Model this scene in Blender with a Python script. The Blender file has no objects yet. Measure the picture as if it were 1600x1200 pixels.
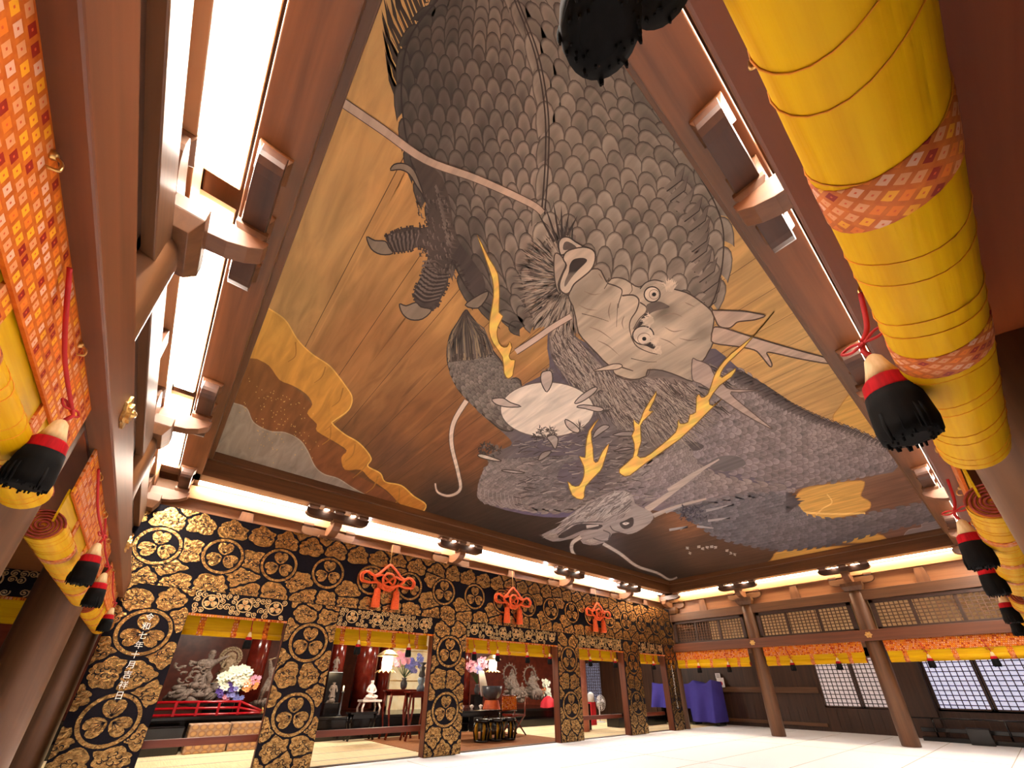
import bpy, bmesh, math, random
from mathutils import Vector, Matrix
from mathutils.geometry import tessellate_polygon
random.seed(7)
R = random.Random(11)
C = bpy.context.scene.collection
PI = math.pi
# ------------------------------------------------------------------ camera model (also used to read points off the photograph)
F, CX, CY, CAMZ = 635.32, 802.75, 755.25, 1.2
RM = Matrix(((0.76305216, -0.64631821, 0.00491681),
             (0.2925279, 0.33855901, -0.8943183),
             (0.57634957, 0.68384981, 0.44740429)))
RT = RM.transposed()
def at(px, py, axis, val):
    d = RT @ Vector(((px-CX)/F, (py-CY)/F, 1.0))
    o = (0, 0, CAMZ)
    return Vector(o) + d*((val-o[axis])/d[axis])
def make_camera():
    cd = bpy.data.cameras.new('camera'); co = bpy.data.objects.new('camera', cd); C.objects.link(co)
    r, u, b = Vector(RM[0]), -Vector(RM[1]), -Vector(RM[2])
    m = Matrix.Identity(4)
    for i in range(3):
        m[i][0], m[i][1], m[i][2] = r[i], u[i], b[i]
    m[0][3], m[1][3], m[2][3] = 0, 0, CAMZ
    co.matrix_world = m
    cd.sensor_fit = 'HORIZONTAL'; cd.sensor_width = 36; cd.lens = F/1600*36
    cd.shift_x = (800-CX)/1600; cd.shift_y = (CY-600)/1600
    cd.clip_start = 0.02; cd.clip_end = 200
    bpy.context.scene.camera = co
make_camera()
# ------------------------------------------------------------------ materials
def lin(c):
    f = lambda v: (v/12.92 if v <= .04045 else ((v+.055)/1.055)**2.4)
    return tuple(f(v/255.0) for v in c[:3])
MATS = {}
def new_mat(name):
    m = bpy.data.materials.new(name); m.use_nodes = True
    MATS[name] = m
    nt = m.node_tree
    return m, nt, nt.nodes['Principled BSDF']
def noise_col(nt, b, c1, c2, scale=(4, 4, 4), detail=4, coord='Object', dist=0.0, lo=.35, hi=.65):
    tc = nt.nodes.new('ShaderNodeTexCoord'); mp = nt.nodes.new('ShaderNodeMapping')
    mp.inputs['Scale'].default_value = scale
    nt.links.new(tc.outputs[coord], mp.inputs['Vector'])
    no = nt.nodes.new('ShaderNodeTexNoise'); no.inputs['Scale'].default_value = 1; no.inputs['Detail'].default_value = detail
    no.inputs['Distortion'].default_value = dist
    nt.links.new(mp.outputs[0], no.inputs['Vector'])
    cr = nt.nodes.new('ShaderNodeValToRGB')
    cr.color_ramp.elements[0].position = lo; cr.color_ramp.elements[1].position = hi
    cr.color_ramp.elements[0].color = (*c1, 1); cr.color_ramp.elements[1].color = (*c2, 1)
    nt.links.new(no.outputs['Fac'], cr.inputs['Fac']); nt.links.new(cr.outputs['Color'], b.inputs['Base Color'])
    return no, cr, mp
def bump(nt, b, src, strength=.3, dist=.01):
    bp = nt.nodes.new('ShaderNodeBump'); bp.inputs['Strength'].default_value = strength; bp.inputs['Distance'].default_value = dist
    nt.links.new(src, bp.inputs['Height']); nt.links.new(bp.outputs['Normal'], b.inputs['Normal'])
def mat_simple(name, c1, c2=None, rough=.6, metal=0, scale=(6, 6, 6), bmp=0, emis=0, ecol=None, sheen=0):
    m, nt, b = new_mat(name)
    c1 = lin(c1); c2 = lin(c2) if c2 else tuple(v*.85 for v in c1)
    no, cr, mp = noise_col(nt, b, c1, c2, scale)
    b.inputs['Roughness'].default_value = rough; b.inputs['Metallic'].default_value = metal
    if bmp: bump(nt, b, no.outputs['Fac'], bmp)
    if emis:
        b.inputs['Emission Color'].default_value = (*(lin(ecol) if ecol else c1), 1); b.inputs['Emission Strength'].default_value = emis
    if sheen: b.inputs['Sheen Weight'].default_value = sheen
    return m
def mat_wood(name, c1, c2, axis, rough=.45, k=1.0):
    m, nt, b = new_mat(name)
    sc = [14*k, 14*k, 14*k]; sc[axis] = .7*k
    no, cr, mp = noise_col(nt, b, lin(c1), lin(c2), tuple(sc), 6, dist=.6, lo=.3, hi=.7)
    b.inputs['Roughness'].default_value = rough
    bump(nt, b, no.outputs['Fac'], .12, .004)
    return m
W1, W2c = (82, 51, 28), (110, 72, 42)
for ax, n in enumerate('xyz'):
    mat_wood('wood_'+n, W1, W2c, ax)
    mat_wood('wood_light_'+n, (98, 60, 36), (120, 78, 48), ax)
    mat_wood('wood_dark_'+n, (50, 29, 18), (72, 43, 27), ax)
    mat_wood('wood_purlin_'+n, (150, 106, 70), (174, 128, 88), ax)
    mat_wood('wood_board_'+n, (128, 82, 50), (150, 100, 62), ax)
for ax, n in enumerate('xyz'): mat_wood('wood_tie_'+n, (88, 46, 24), (112, 62, 34), ax)  # tie beams reddened: orange bounce off the valances put into the wood colour
mat_wood('wood_lintel_x', (130, 58, 24), (152, 74, 34), 0); mat_wood('wood_lintel_y', (130, 58, 24), (152, 74, 34), 1)  # lintels likewise: bounced warm light put into their colour
mat_wood('wood_red_z', (84, 38, 18), (112, 54, 28), 2)
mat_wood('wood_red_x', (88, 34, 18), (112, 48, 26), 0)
# emissive surface
def mat_emit(name, col, strength):
    m, nt, b = new_mat(name)
    b.inputs['Base Color'].default_value = (*lin(col), 1); b.inputs['Emission Color'].default_value = (*lin(col), 1)
    b.inputs['Emission Strength'].default_value = strength; b.inputs['Roughness'].default_value = .4
    return m
LAMP = 75.0
mat_emit('lamp_glow', (255, 244, 230), LAMP)
mat_emit('lamp_glow_far', (255, 232, 194), LAMP*.5); mat_emit('lamp_glow_gold', (255, 244, 228), LAMP*.7)
mat_emit('spot_glow', (255, 240, 220), 40)
mat_emit('bulb_glow', (235, 238, 255), 160)
mat_emit('altar_fill_glow', (255, 244, 226), 75)
mat_emit('aisle_fill_glow', (255, 232, 200), 22)
mat_emit('lantern_glow', (255, 232, 190), 26)
mat_simple('lamp_housing', (200, 160, 120), None, .4)
# ------------------------------------------------------------------ mesh builder
class MB:
    def __init__(s): s.v = []; s.f = []; s.m = []; s.smooth = []
    def add(s, vs, fs, mi=0, smooth=False):
        o = len(s.v); s.v += [tuple(p) for p in vs]
        for f in fs:
            s.f.append([o+i for i in f]); s.m.append(mi); s.smooth.append(smooth)
        return s
    def box(s, x0, x1, y0, y1, z0, z1, mi=0):
        x0, x1 = min(x0, x1), max(x0, x1); y0, y1 = min(y0, y1), max(y0, y1); z0, z1 = min(z0, z1), max(z0, z1)
        v = [(x0,y0,z0),(x1,y0,z0),(x1,y1,z0),(x0,y1,z0),(x0,y0,z1),(x1,y0,z1),(x1,y1,z1),(x0,y1,z1)]
        return s.add(v, [(0,3,2,1),(4,5,6,7),(0,1,5,4),(1,2,6,5),(2,3,7,6),(3,0,4,7)], mi)
    def hexa(s, bot, top, mi=0):
        return s.add(list(bot)+list(top), [(3,2,1,0),(4,5,6,7),(0,1,5,4),(1,2,6,5),(2,3,7,6),(3,0,4,7)], mi)
    def tube(s, pts, r, n=8, mi=0, cap=True, closed=False):
        pts = [Vector(p) for p in pts]; L = len(pts)
        rr = r if isinstance(r, (list, tuple)) else [r]*L
        vs = []; prev = None
        for i, p in enumerate(pts):
            if closed: t = pts[(i+1) % L]-pts[i-1]
            else: t = pts[min(i+1, L-1)]-pts[max(i-1, 0)]
            if t.length < 1e-9: t = Vector((0, 0, 1))
            t.normalize()
            if prev is None:
                a = Vector((0, 0, 1)) if abs(t.z) < .9 else Vector((1, 0, 0))
                u = t.cross(a).normalized()
            else:
                u = prev-t*prev.dot(t)
                u = u.normalized() if u.length > 1e-6 else t.orthogonal().normalized()
            prev = u; w = t.cross(u)
            for k in range(n):
                a = 2*PI*k/n
                vs.append(p+(u*math.cos(a)+w*math.sin(a))*rr[i])
        fs = []
        for i in range(L if closed else L-1):
            j = (i+1) % L
            for k in range(n):
                k2 = (k+1) % n
                fs.append((i*n+k, i*n+k2, j*n+k2, j*n+k))
        s.add(vs, fs, mi, True)
        if cap and not closed:
            o = len(s.v)-len(vs)
            s.f.append([o+k for k in range(n)][::-1]); s.m.append(mi); s.smooth.append(False)
            s.f.append([o+(L-1)*n+k for k in range(n)]); s.m.append(mi); s.smooth.append(False)
        return s
    def lathe(s, prof, origin=(0,0,0), n=20, mi=0, axis=None, smooth=True):
        o = Vector(origin)
        M = Vector((0,0,1)).rotation_difference(Vector(axis)).to_matrix() if axis else Matrix.Identity(3)
        vs = []
        for r, z in prof:
            for k in range(n):
                a = 2*PI*k/n
                vs.append(o+M @ Vector((r*math.cos(a), r*math.sin(a), z)))
        fs = []
        for i in range(len(prof)-1):
            for k in range(n):
                k2 = (k+1) % n
                fs.append((i*n+k, i*n+k2, (i+1)*n+k2, (i+1)*n+k))
        s.add(vs, fs, mi, smooth)
        b = len(s.v)-len(vs)
        if prof[0][0] > 1e-5: s.f.append([b+k for k in range(n)][::-1]); s.m.append(mi); s.smooth.append(False)
        if prof[-1][0] > 1e-5: s.f.append([b+(len(prof)-1)*n+k for k in range(n)]); s.m.append(mi); s.smooth.append(False)
        return s
    def ball(s, c, r, n=10, mi=0, sc=(1,1,1)):
        vs = []; m = max(4, n//2)
        for i in range(m+1):
            t = PI*i/m
            for k in range(n):
                a = 2*PI*k/n
                vs.append((c[0]+r*sc[0]*math.sin(t)*math.cos(a), c[1]+r*sc[1]*math.sin(t)*math.sin(a), c[2]+r*sc[2]*math.cos(t)))
        fs = []
        for i in range(m):
            for k in range(n):
                k2 = (k+1) % n
                fs.append((i*n+k, (i+1)*n+k, (i+1)*n+k2, i*n+k2))
        return s.add(vs, fs, mi, True)
    def prism(s, poly, fr, d0, d1, mi=0):
        """2-D outline (u,v) swept from depth d0 to d1; fr(u,v,d) -> point"""
        n = len(poly)
        tri = tessellate_polygon([[Vector((p[0], p[1], 0)) for p in poly]])
        vs = [fr(p[0], p[1], d0) for p in poly]+[fr(p[0], p[1], d1) for p in poly]
        fs = [tuple(t) for t in tri]+[tuple(i+n for i in t)[::-1] for t in tri]
        fs += [(i, (i+1) % n, (i+1) % n+n, i+n) for i in range(n)]
        return s.add(vs, fs, mi)
    def flat(s, poly, fr, d, mi=0):
        tri = tessellate_polygon([[Vector((p[0], p[1], 0)) for p in poly]])
        return s.add([fr(p[0], p[1], d) for p in poly], [tuple(t) for t in tri], mi)
    def build(s, name, mats, parent=None, bevel=0, loc=None):
        me = bpy.data.meshes.new(name)
        off = Vector(loc) if loc is not None else Vector((0,0,0))
        if parent is not None and loc is None: off = Vector(parent.matrix_world.translation) if parent.type == 'EMPTY' else Vector(parent.location) if parent.parent is None else Vector((0,0,0))
        me.from_pydata([tuple(Vector(p)-off) for p in s.v], [], s.f)
        if not isinstance(mats, (list, tuple)): mats = [mats]
        for m in mats: me.materials.append(MATS[m] if isinstance(m, str) else m)
        me.polygons.foreach_set('material_index', s.m); me.polygons.foreach_set('use_smooth', s.smooth)
        me.update()
        if hasattr(me, 'validate'): me.validate()
        bm = bmesh.new(); bm.from_mesh(me); bmesh.ops.recalc_face_normals(bm, faces=bm.faces); bm.to_mesh(me); bm.free()
        o = bpy.data.objects.new(name, me); C.objects.link(o)
        if parent is None: o.location = off
        else: o.parent = parent
        if bevel:
            bv = o.modifiers.new('bevel', 'BEVEL'); bv.width = bevel; bv.segments = 2; bv.limit_method = 'ANGLE'; bv.angle_limit = .7
        return o
# every thing is an Empty at its base; parts are built in world coordinates and stored relative to that Empty
def thing(name, loc, label, cat, group=None):
    o = bpy.data.objects.new(name, None); C.objects.link(o); o.location = loc; o.empty_display_size = .05
    o.matrix_world = Matrix.Translation(Vector(loc))
    return tag(o, label, cat, group)
def tag(o, label, cat, group=None):
    o['label'] = label; o['category'] = cat
    if group: o['group'] = group
    return o
def struct(o): o['kind'] = 'structure'; return o
def part(mb, name, mats, parent, bevel=0, label=None):
    # sub-parts: parent may itself be a part; everything hangs at the root Empty's origin
    root = parent
    while root.parent: root = root.parent
    off = Vector(root.location)
    o = mb.build(name, mats, None, bevel, loc=off); o.location = (0,0,0); o.parent = parent
    if label: o['label'] = label
    return o
def copy_tree(o, loc, label, group=None, rot=None):
    c = o.copy(); C.objects.link(c); c.location = loc
    if rot is not None: c.rotation_euler = (0, 0, rot)
    c['label'] = label
    if group: c['group'] = group
    def rec(src, dst):
        for ch in src.children:
            d = ch.copy(); C.objects.link(d); d.parent = dst; rec(ch, d)
    rec(o, c)
    return c
# ------------------------------------------------------------------ the four sides of the hall: s along the side, d inward from the pillar line
XL, XR, YN, YG = -.70, 14.28, -.27, 8.19
SIDES = {'left': lambda s, d, z: (XL+d, s, z), 'right': lambda s, d, z: (s, YN+d, z),
         'far': lambda s, d, z: (XR-d, s, z), 'gold': lambda s, d, z: (s, YG-d, z)}
YB = [YN, 2.55, 5.37, YG]
XB = [XL, 2.12, 4.94, 8.64, 11.46, XR]
BAYS = {'left': YB, 'far': YB, 'right': XB, 'gold': XB}
AX = {'left': 'y', 'far': 'y', 'right': 'x', 'gold': 'x'}
DX = {'left': 'x', 'far': 'x', 'right': 'y', 'gold': 'y'}
def sb(mb, side, s0, s1, d0, d1, z0, z1, mi=0):
    a = SIDES[side](s0, d0, z0); b = SIDES[side](s1, d1, z1)
    return mb.box(a[0], b[0], a[1], b[1], a[2], b[2], mi)
def smooth_curve(pts, n=6, closed=False):
    out = []; L = len(pts)
    P = lambda i: pts[i % L] if closed else pts[max(0, min(L-1, i))]
    for i in range(L if closed else L-1):
        p0, p1, p2, p3 = P(i-1), P(i), P(i+1), P(i+2)
        for k in range(n):
            t = k/n
            out.append(tuple(.5*((2*p1[j])+(-p0[j]+p2[j])*t+(2*p0[j]-5*p1[j]+4*p2[j]-p3[j])*t*t+(-p0[j]+3*p1[j]-3*p2[j]+p3[j])*t**3) for j in range(len(p1))))
    if not closed: out.append(tuple(pts[-1]))
    return out
# ================================================================== THE SETTING
def single(mb, name, mats, loc, label, cat, group=None, bevel=0):
    return tag(mb.build(name, mats, None, bevel, loc=loc), label, cat, group)
ZC = 4.62
mat_simple('carpet', (236, 236, 242), (243, 243, 249), .95, scale=(60, 60, 60), bmp=.1)
mat_simple('seam', (188, 176, 168), None, .9)
mat_simple('tatami', (222, 196, 150), (238, 214, 172), .8, scale=(60, 2, 10))
mat_simple('brown_rug', (150, 92, 44), (128, 76, 36), .9, scale=(30, 30, 30))
mb = MB()
mb.box(-4, 18.0, -4, 8.15, -.1, 0, 0)
# thin seams between the white cloth lengths
for y in (.9, 2.1, 3.3, 4.5, 5.7, 6.9): mb.box(-4, 16.6, y-.006, y+.006, 0, .0015, 1)
for x in (4.2, 8.3, 12.4): mb.box(x-.006, x+.006, -4, 7.9, 0, .0015, 1)
struct(mb.build('floor', ['carpet', 'seam']))
mb = MB(); mb.box(-4, 18.0, 8.15, 16, -.1, -.004, 0)
for y in (8.9, 9.8, 10.7, 11.6): mb.box(-4, 18, y-.012, y+.012, -.004, -.001, 1)
struct(mb.build('floor_altar', ['tatami', 'seam']))
# outer walls and the side-aisle ceilings
mb = MB(); mb.box(-4, 18, -3.5, -3.35, 0, 4.2); struct(mb.build('wall_right', ['wood_board_x']))
mb = MB(); mb.box(-3.6, -3.45, -3.5, 16, 0, 4.2); struct(mb.build('wall_left', ['wood_dark_z']))
mb = MB(); mb.box(XL, XR, YN, 8.19, 4.66, 4.74); struct(mb.build('ceiling', ['wood_dark_y']))
for i, (x0, x1, y0, y1, z, ax) in enumerate([(-3.5, 17.3, -3.4, -.45, 3.3, 'x'), (14.5, 17.3, -3.4, 16, 3.75, 'y'), (-3.5, -.9, -3.4, 8.4, 3.6, 'y')]):
    mb = MB(); mb.box(x0, x1, y0, y1, z, z+.05)
    st = .45
    if ax == 'x':
        k = y0+.2
        while k < y1: mb.box(x0, x1, k-.02, k+.02, z-.04, z); k += st
    else:
        k = x0+.2
        while k < x1: mb.box(k-.02, k+.02, y0, y1, z-.04, z); k += st
    struct(mb.build('ceiling_aisle_%s' % ['right', 'far', 'left'][i], ['wood_board_'+ax]))
# back wall of the far aisle: boards, with openings filled by the shoji
XW = 17.1
mb = MB()
for (y0, y1, z0, z1) in [(-3.5, 5.0, 2.35, 3.75), (4.86, 8.6, 0, 2.35), (2.2, 2.86, 0, 2.35), (-3.5, .0, 0, 2.35), (0, 2.2, 0, .66), (2.86, 4.86, 0, .66), (8.6, 16, 0, 3.75), (5, 8.6, 2.35, 3.75)]:
    mb.box(XW, XW+.12, y0, y1, z0, z1)
struct(mb.build('wall_far', ['wood_dark_z']))
mb = MB()
for y in [k*.27 for k in range(-2, 32)]:
    if 2.3 < y < 2.8: continue
    mb.box(XW-.012, XW, y-.012, y+.012, .05, .66)
struct(mb.build('trim_1', ['wood_dark_z']))
mb = MB()
for (y0, y1, z0, z1) in [(4.9, 8.3, 1.06, 1.24), (4.9, 8.3, .12, .22), (-1, 8.6, 2.35, 2.5)]: mb.box(XW-.07, XW, y0, y1, z0, z1)
struct(mb.build('trim_2', ['wood_y'], bevel=.008))
# ------------------------------------------------------------------ beams, one set per side
tn = 2
EXT = {'left': (YN-.6, YG+.2), 'far': (YN-.6, YG+.2), 'right': (XL-.4, XR+.1), 'gold': (XL-.4, XR+.1)}
for side in ('left', 'far', 'right', 'gold'):
    s0, s1 = EXT[side]; ax = AX[side]
    def beam(*boxes, mat='wood_', bv=.008):
        global tn
        tn += 1; mb = MB()
        for (d0, d1, z0, z1) in boxes: sb(mb, side, s0, s1, d0, d1, z0, z1)
        o = struct(mb.build('trim_%d' % tn, [mat+ax], bevel=bv))
        return o
    if side != 'gold':
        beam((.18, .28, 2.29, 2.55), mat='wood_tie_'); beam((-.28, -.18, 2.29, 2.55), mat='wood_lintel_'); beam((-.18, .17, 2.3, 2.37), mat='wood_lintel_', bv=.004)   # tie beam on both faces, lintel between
    beam((-.11, .12, 3.3, 3.56))                                   # head beam
    beam((-.07, .09, 3.955, 4.18), mat='wood_purlin_')               # purlin above the frieze
    beam((.31, .60, 4.2, 4.5)); beam((.56, .66, 4.48, 4.66), bv=.01); beam((.05, .36, 4.42, 4.48))
    tn += 1; mb = MB(); sb(mb, side, s0, s1, -.03, 0, 3.56, 4.7); struct(mb.build('trim_%d' % tn, ['wood_board_'+ax]))
    if side == 'gold': continue
    mb = MB(); sb(mb, side, s0, s1, -.12, -.09, 2.37, 3.3)
# ------------------------------------------------------------------ pillars
def pillar(x, y, label, h=3.58, r=.18, z0=0):
    mb = MB(); mb.lathe([(r-.012, 0), (r, .012), (r, h-.12), (r-.03, h)], (x, y, z0), 28)
    return single(mb, 'round_pillar', ['wood_z'], (x, y, 0), label, 'pillar', 'round pillars around the hall')
pillar(XL, 2.55, 'round brown pillar nearest on the left, its foot leaning out of frame past the first tassel')
pillar(XL, 5.37, 'broad brown pillar rising at the lower left corner behind the small tassels')
pillar(XL, YG, 'narrow dark strip of pillar beside the leftmost gold brocade drape')
pillar(XR, 2.55, 'free-standing round pillar on the white floor before the right shoji screens')
pillar(XR, 5.37, 'free-standing round pillar between purple cloth and left shoji screen')
pillar(XR, YG, 'round pillar at the far corner beside the last gold drape')
pillar(XR, YN, 'round pillar at the far right, hidden low behind the yellow blind')
pillar(2.12, YN, 'large round pillar at the right edge beneath the end of the thick yellow blind')
pillar(4.94, YN, 'second round pillar along the right edge behind the row of tassels')
for x in (8.64, 11.46): pillar(x, YN, 'round pillar far along the right edge')
# gilt nail covers on the tie beams
mat_simple('gilt', (222, 186, 120), (186, 140, 74), .28, .9, scale=(40, 40, 40))
def nail_cover(side, s, label, elong=1.0):
    mb = MB(); f = SIDES[side]; n = 24; d0 = .281
    def fr(u, v, d): return f(s+u, d, 2.43+v)
    for (r0, d1, lob) in ((.07, .012, 6), (.042, .026, 6)):
        poly = [(r0*elong*(1+.16*math.cos(lob*a))*math.cos(a), r0*(1+.16*math.cos(lob*a))*math.sin(a)) for a in [2*PI*k/n for k in range(n)]]
        mb.prism(poly, fr, d0, d0+d1)
    mb.ball(f(s, d0+.025, 2.43), .022, 10)
    return single(mb, 'nail_cover', ['gilt'], f(s, d0, 2.43), label, 'ornament', 'gilt nail covers on the tie beams')
nail_cover('left', 2.55, 'gilt flower-shaped nail cover on the near left beam', 1.3)
nail_cover('left', 5.37, 'gilt nail cover farther down the left beam', 1.3)
nail_cover('far', 2.55, 'gilt rosette nail cover on the beam above the right free-standing pillar')
nail_cover('far', 5.37, 'gilt rosette nail cover on the beam above the pillar near the purple cloth')
nail_cover('far', YG-.1, 'gilt nail cover on the beam at the far corner')
# ------------------------------------------------------------------ transoms between tie beam and head beam
mat_simple('cream_wall', (226, 196, 152), (208, 176, 132), .8, scale=(3, 3, 3))
def transom(side, s0, s1, label):
    f = SIDES[side]; mid = f((s0+s1)/2, 0, 2.55)
    t = thing('lattice_transom', mid, label, 'transom', 'lattice transoms between the beams')
    mb = MB(); z0, z1 = 2.55, 3.3
    for (a, b, c, d) in ((s0, s1, z0, z0+.07), (s0, s1, z1-.09, z1), (s0, s0+.1, z0, z1), (s1-.1, s1, z0, z1)): sb(mb, side, a, b, -.05, .06, c, d)
    for c in ((s0*2+s1)/3, (s0+2*s1)/3): sb(mb, side, c-.03, c+.03, -.03, .03, z0, z1)
    part(mb, 'frame', ['wood_dark_'+AX[side]], t, .005)
    mb = MB(); n = int((s1-s0-.2)/.095)
    for k in range(1, n): 
        c = s0+.1+k*(s1-s0-.2)/n; sb(mb, side, c-.011, c+.011, -.01, .012, z0+.07, z1-.09)
    for k in range(1, 7):
        c = z0+.07+k*(z1-z0-.16)/7; sb(mb, side, s0+.1, s1-.1, -.022, -.006, c-.011, c+.011)
    part(mb, 'lattice', ['wood_'+AX[side]], t)
    return t
for k in range(3):
    transom('far', YB[k]+.2, YB[k+1]-.2, ['long lattice transom over the right shoji, half hidden by tassels', 'lattice transom between the two free-standing far pillars', 'lattice transom nearest the far corner'][k])
    transom('left', YB[k]+.2, YB[k+1]-.2, ['dark recessed transom above the near left beam', 'dark transom behind the middle of the left beam', 'dark transom at the far end of the left beam'][k])
transom('right', XB[0]+.2, XB[1]-.2, 'transom hidden above the thick yellow blind')
# lit wall behind the far transoms
mb = MB(); mb.box(XW-.03, XW, -3, 8, 2.55, 3.7); struct(mb.build('wall_far_plaster', ['cream_wall']))
# ------------------------------------------------------------------ struts and brackets in the frieze
def strut(side, s, label):
    f = SIDES[side]; mb = MB()
    mb.prism([(-.13, 0), (.13, 0), (.09, .37), (-.09, .37)], lambda u, v, d: f(s+u, d, 3.565+v), .005, .07)
    return single(mb, 'frieze_strut', ['wood_light_z'], f(s, 0, 3.565), label, 'strut', 'short struts in the frieze', .004)
ordn = ['first', 'second', 'third', 'fourth', 'fifth', 'sixth']
for side in ('left', 'far', 'gold'):
    B = BAYS[side]
    for k in range(len(B)-1):
        if side == 'left' and k == 0: continue
        strut(side, (B[k]+B[k+1])/2, 'pale tapered strut in the frieze, %s bay of the %s' % (ordn[k] if side == 'gold' else ordn[2-k], {'left': 'left side', 'far': 'pillared far side from the corner', 'gold': 'gold brocade side'}[side]))
def bracket(side, s, label, tip=True):
    f = SIDES[side]; ax, dx = AX[side], DX[side]
    t = thing('bracket_set', f(s, 0, 3.57), label, 'bracket', 'wooden bracket sets above the pillars')
    def hx(a0, a1, b0, b1, z0, z1, ta, mbx):     # block whose lower half narrows
        zc = (z0+z1)/2; q = ta
        P = lambda u, d, z: f(s+u, d, z)
        mbx.hexa([P(a0+q, b0+q, z0), P(a1-q, b0+q, z0), P(a1-q, b1-q, z0), P(a0+q, b1-q, z0)], [P(a0, b0, zc), P(a1, b0, zc), P(a1, b1, zc), P(a0, b1, zc)])
        mbx.hexa([P(a0, b0, zc), P(a1, b0, zc), P(a1, b1, zc), P(a0, b1, zc)], [P(a0, b0, z1), P(a1, b0, z1), P(a1, b1, z1), P(a0, b1, z1)])
    q_ = .2 if side == 'gold' else .24
    mb = MB(); hx(-q_, q_, -q_, q_, 3.56, 3.77, .05, mb); part(mb, 'bearing_block', ['wood_z'], t, .004)
    def arm_profile(L, h):   # rounded lower ends
        pts = [(-L, h), (-L, h*.55)]
        pts += [(-L+.16*(1-math.cos(a)), h*.55*(1-math.sin(a))) for a in (.4, .8, 1.2, PI/2)]
        return pts+[(-p[0], p[1]) for p in pts[::-1]]
    mb = MB(); mb.prism(arm_profile(.5, .17), lambda u, v, d: f(s+u, d, 3.74+v), -.075, .075); part(mb, 'wall_arm', ['wood_'+ax], t, .004)
    mb = MB()
    pr = [(-.2, 3.95), (-.2, 3.76), (.22, 3.76), (.34, 3.775), (.45, 3.82), (.53, 3.88), (.545, 3.95)]
    mb.prism(pr, lambda u, v, d: f(s+d, u, v), -.075, .075); part(mb, 'cross_arm', ['wood_light_'+dx], t, .004)
    mb = MB(); mb.prism(arm_profile(.58, .15), lambda u, v, d: f(s+u, d, 4.0+v), .36, .5); part(mb, 'outer_arm', ['wood_dark_'+ax], t, .004)
    for (u, d, z) in ((-.4, 0, 3.9), (.4, 0, 3.9), (0, .43, 3.93), (-.47, .43, 4.13), (.47, .43, 4.13), (0, .43, 4.13)):
        mb = MB(); hx(u-.095, u+.095, d-.095, d+.095, z, z+.09, .025, mb); part(mb, 'small_block', ['wood_'+ax], t, .003)
    return t
for y, l in ((2.55, 'large bracket set above the near left pillar between two glowing lamps'), (5.37, 'bracket set above the second left pillar')): bracket('left', y, l)
bracket('left', YG-.25, 'bracket set where the left side meets the gold wall')
bracket('far', 2.55, 'dark bracket set above the right free-standing pillar'); bracket('far', 5.37, 'dark bracket set above the pillar near the purple cloth')
bracket('far', YG-.25, 'bracket set in the far corner above the end of the gold band'); bracket('far', YN+.1, 'bracket set at the right corner behind the tassels')
for x, l in ((2.12, 'bracket set beside the thick yellow blind, left of its first brocade band'), (4.94, 'bracket set next to the big cream and red tassel'), (8.64, 'bracket set below the big tassel along the right cornice'), (11.46, 'small bracket set near the right end of the cornice')): bracket('right', x, l)
for x, l in zip(XB[1:5], ('first', 'second', 'third', 'fourth')): bracket('gold', x, 'bracket set above the gold band, %s from the left' % l)
# ------------------------------------------------------------------ lamps
def lamp(side, s0, s1, label, n=1):
    f = SIDES[side]; mid = f((s0+s1)/2, .1, 4.2)
    t = thing('strip_lamp', mid, label, 'lamp', 'glowing strip lamps under the cornice')
    mb = MB(); sb(mb, side, s0-.03, s1+.03, .06, .285, 4.245, 4.29); part(mb, 'housing', ['lamp_housing'], t, .003)
    L = (s1-s0)/n
    for k in range(n):
        mb = MB(); sb(mb, side, s0+k*L+.015, s0+(k+1)*L-.015, .1, .275, 4.208, 4.245); part(mb, 'diffuser', [{'far': 'lamp_glow_far', 'gold': 'lamp_glow_gold'}.get(side, 'lamp_glow')], t)
    return t
for side in SIDES:
    B = BAYS[side]
    for k in range(len(B)-1):
        a, b = B[k]+(.42 if k == 0 else .13), B[k+1]-(.42 if k == len(B)-2 else .13)
        lab = {'left': 'glowing strip lamp on the left side, %s from the gold wall', 'far': 'strip lamp under the far cornice, %s from the corner', 'right': 'strip lamp along the right cornice, %s from the near end', 'gold': 'strip lamp above the gold band, %s from the left'}[side]
        lamp(side, a, b, lab % ordn[(2-k) if side in ('left', 'far') else k], 2 if side in ('gold', 'right') else 1)
def spot(side, s, d, z, label):
    f = SIDES[side]; p = Vector(f(s, d, z)); t = thing('spotlight', p, label, 'spotlight', 'small spotlights on the brackets')
    mb = MB(); mb.lathe([(.0, 0), (.05, 0), (.055, .05), (.03, .07)], p, 12); part(mb, 'can', ['lamp_housing'], t)
    mb = MB(); mb.lathe([(.0, -.004), (.045, -.004), (.045, .001)], p, 12); part(mb, 'lens', ['spot_glow'], t)
for x, n in zip(XB[1:5], ordn):
    for e in (-.25, .25): spot('gold', x+e, .53, 4.155, 'small white spotlight above the gold band, %s side of the %s bracket' % ('left' if e < 0 else 'right', n))
for y, n in ((2.55, 'right'), (5.37, 'left')):
    for e in (-.25, .2): spot('far', y+e, .53, 4.155, 'tiny spotlight on the %s far bracket, its %s one' % (n, 'right' if e < 0 else 'left'))
def bulb(px, py, label):
    p = at(px, py, 1, YG-.33); t = thing('bare_bulb', p, label, 'bulb', 'bright bulbs over the gold band')
    mb = MB(); mb.lathe([(.02, .03), (.025, .09), (.02, .1)], p, 10); part(mb, 'socket', ['lamp_housing'], t)
    mb = MB(); mb.ball(p, .035, 12); part(mb, 'glass', ['bulb_glow'], t)
bulb(575, 820, 'dazzling bulb over the gold band, above the first orange knot on its left')
bulb(853, 886, 'dazzling bluish bulb over the gold band between second and third knots')
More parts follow.
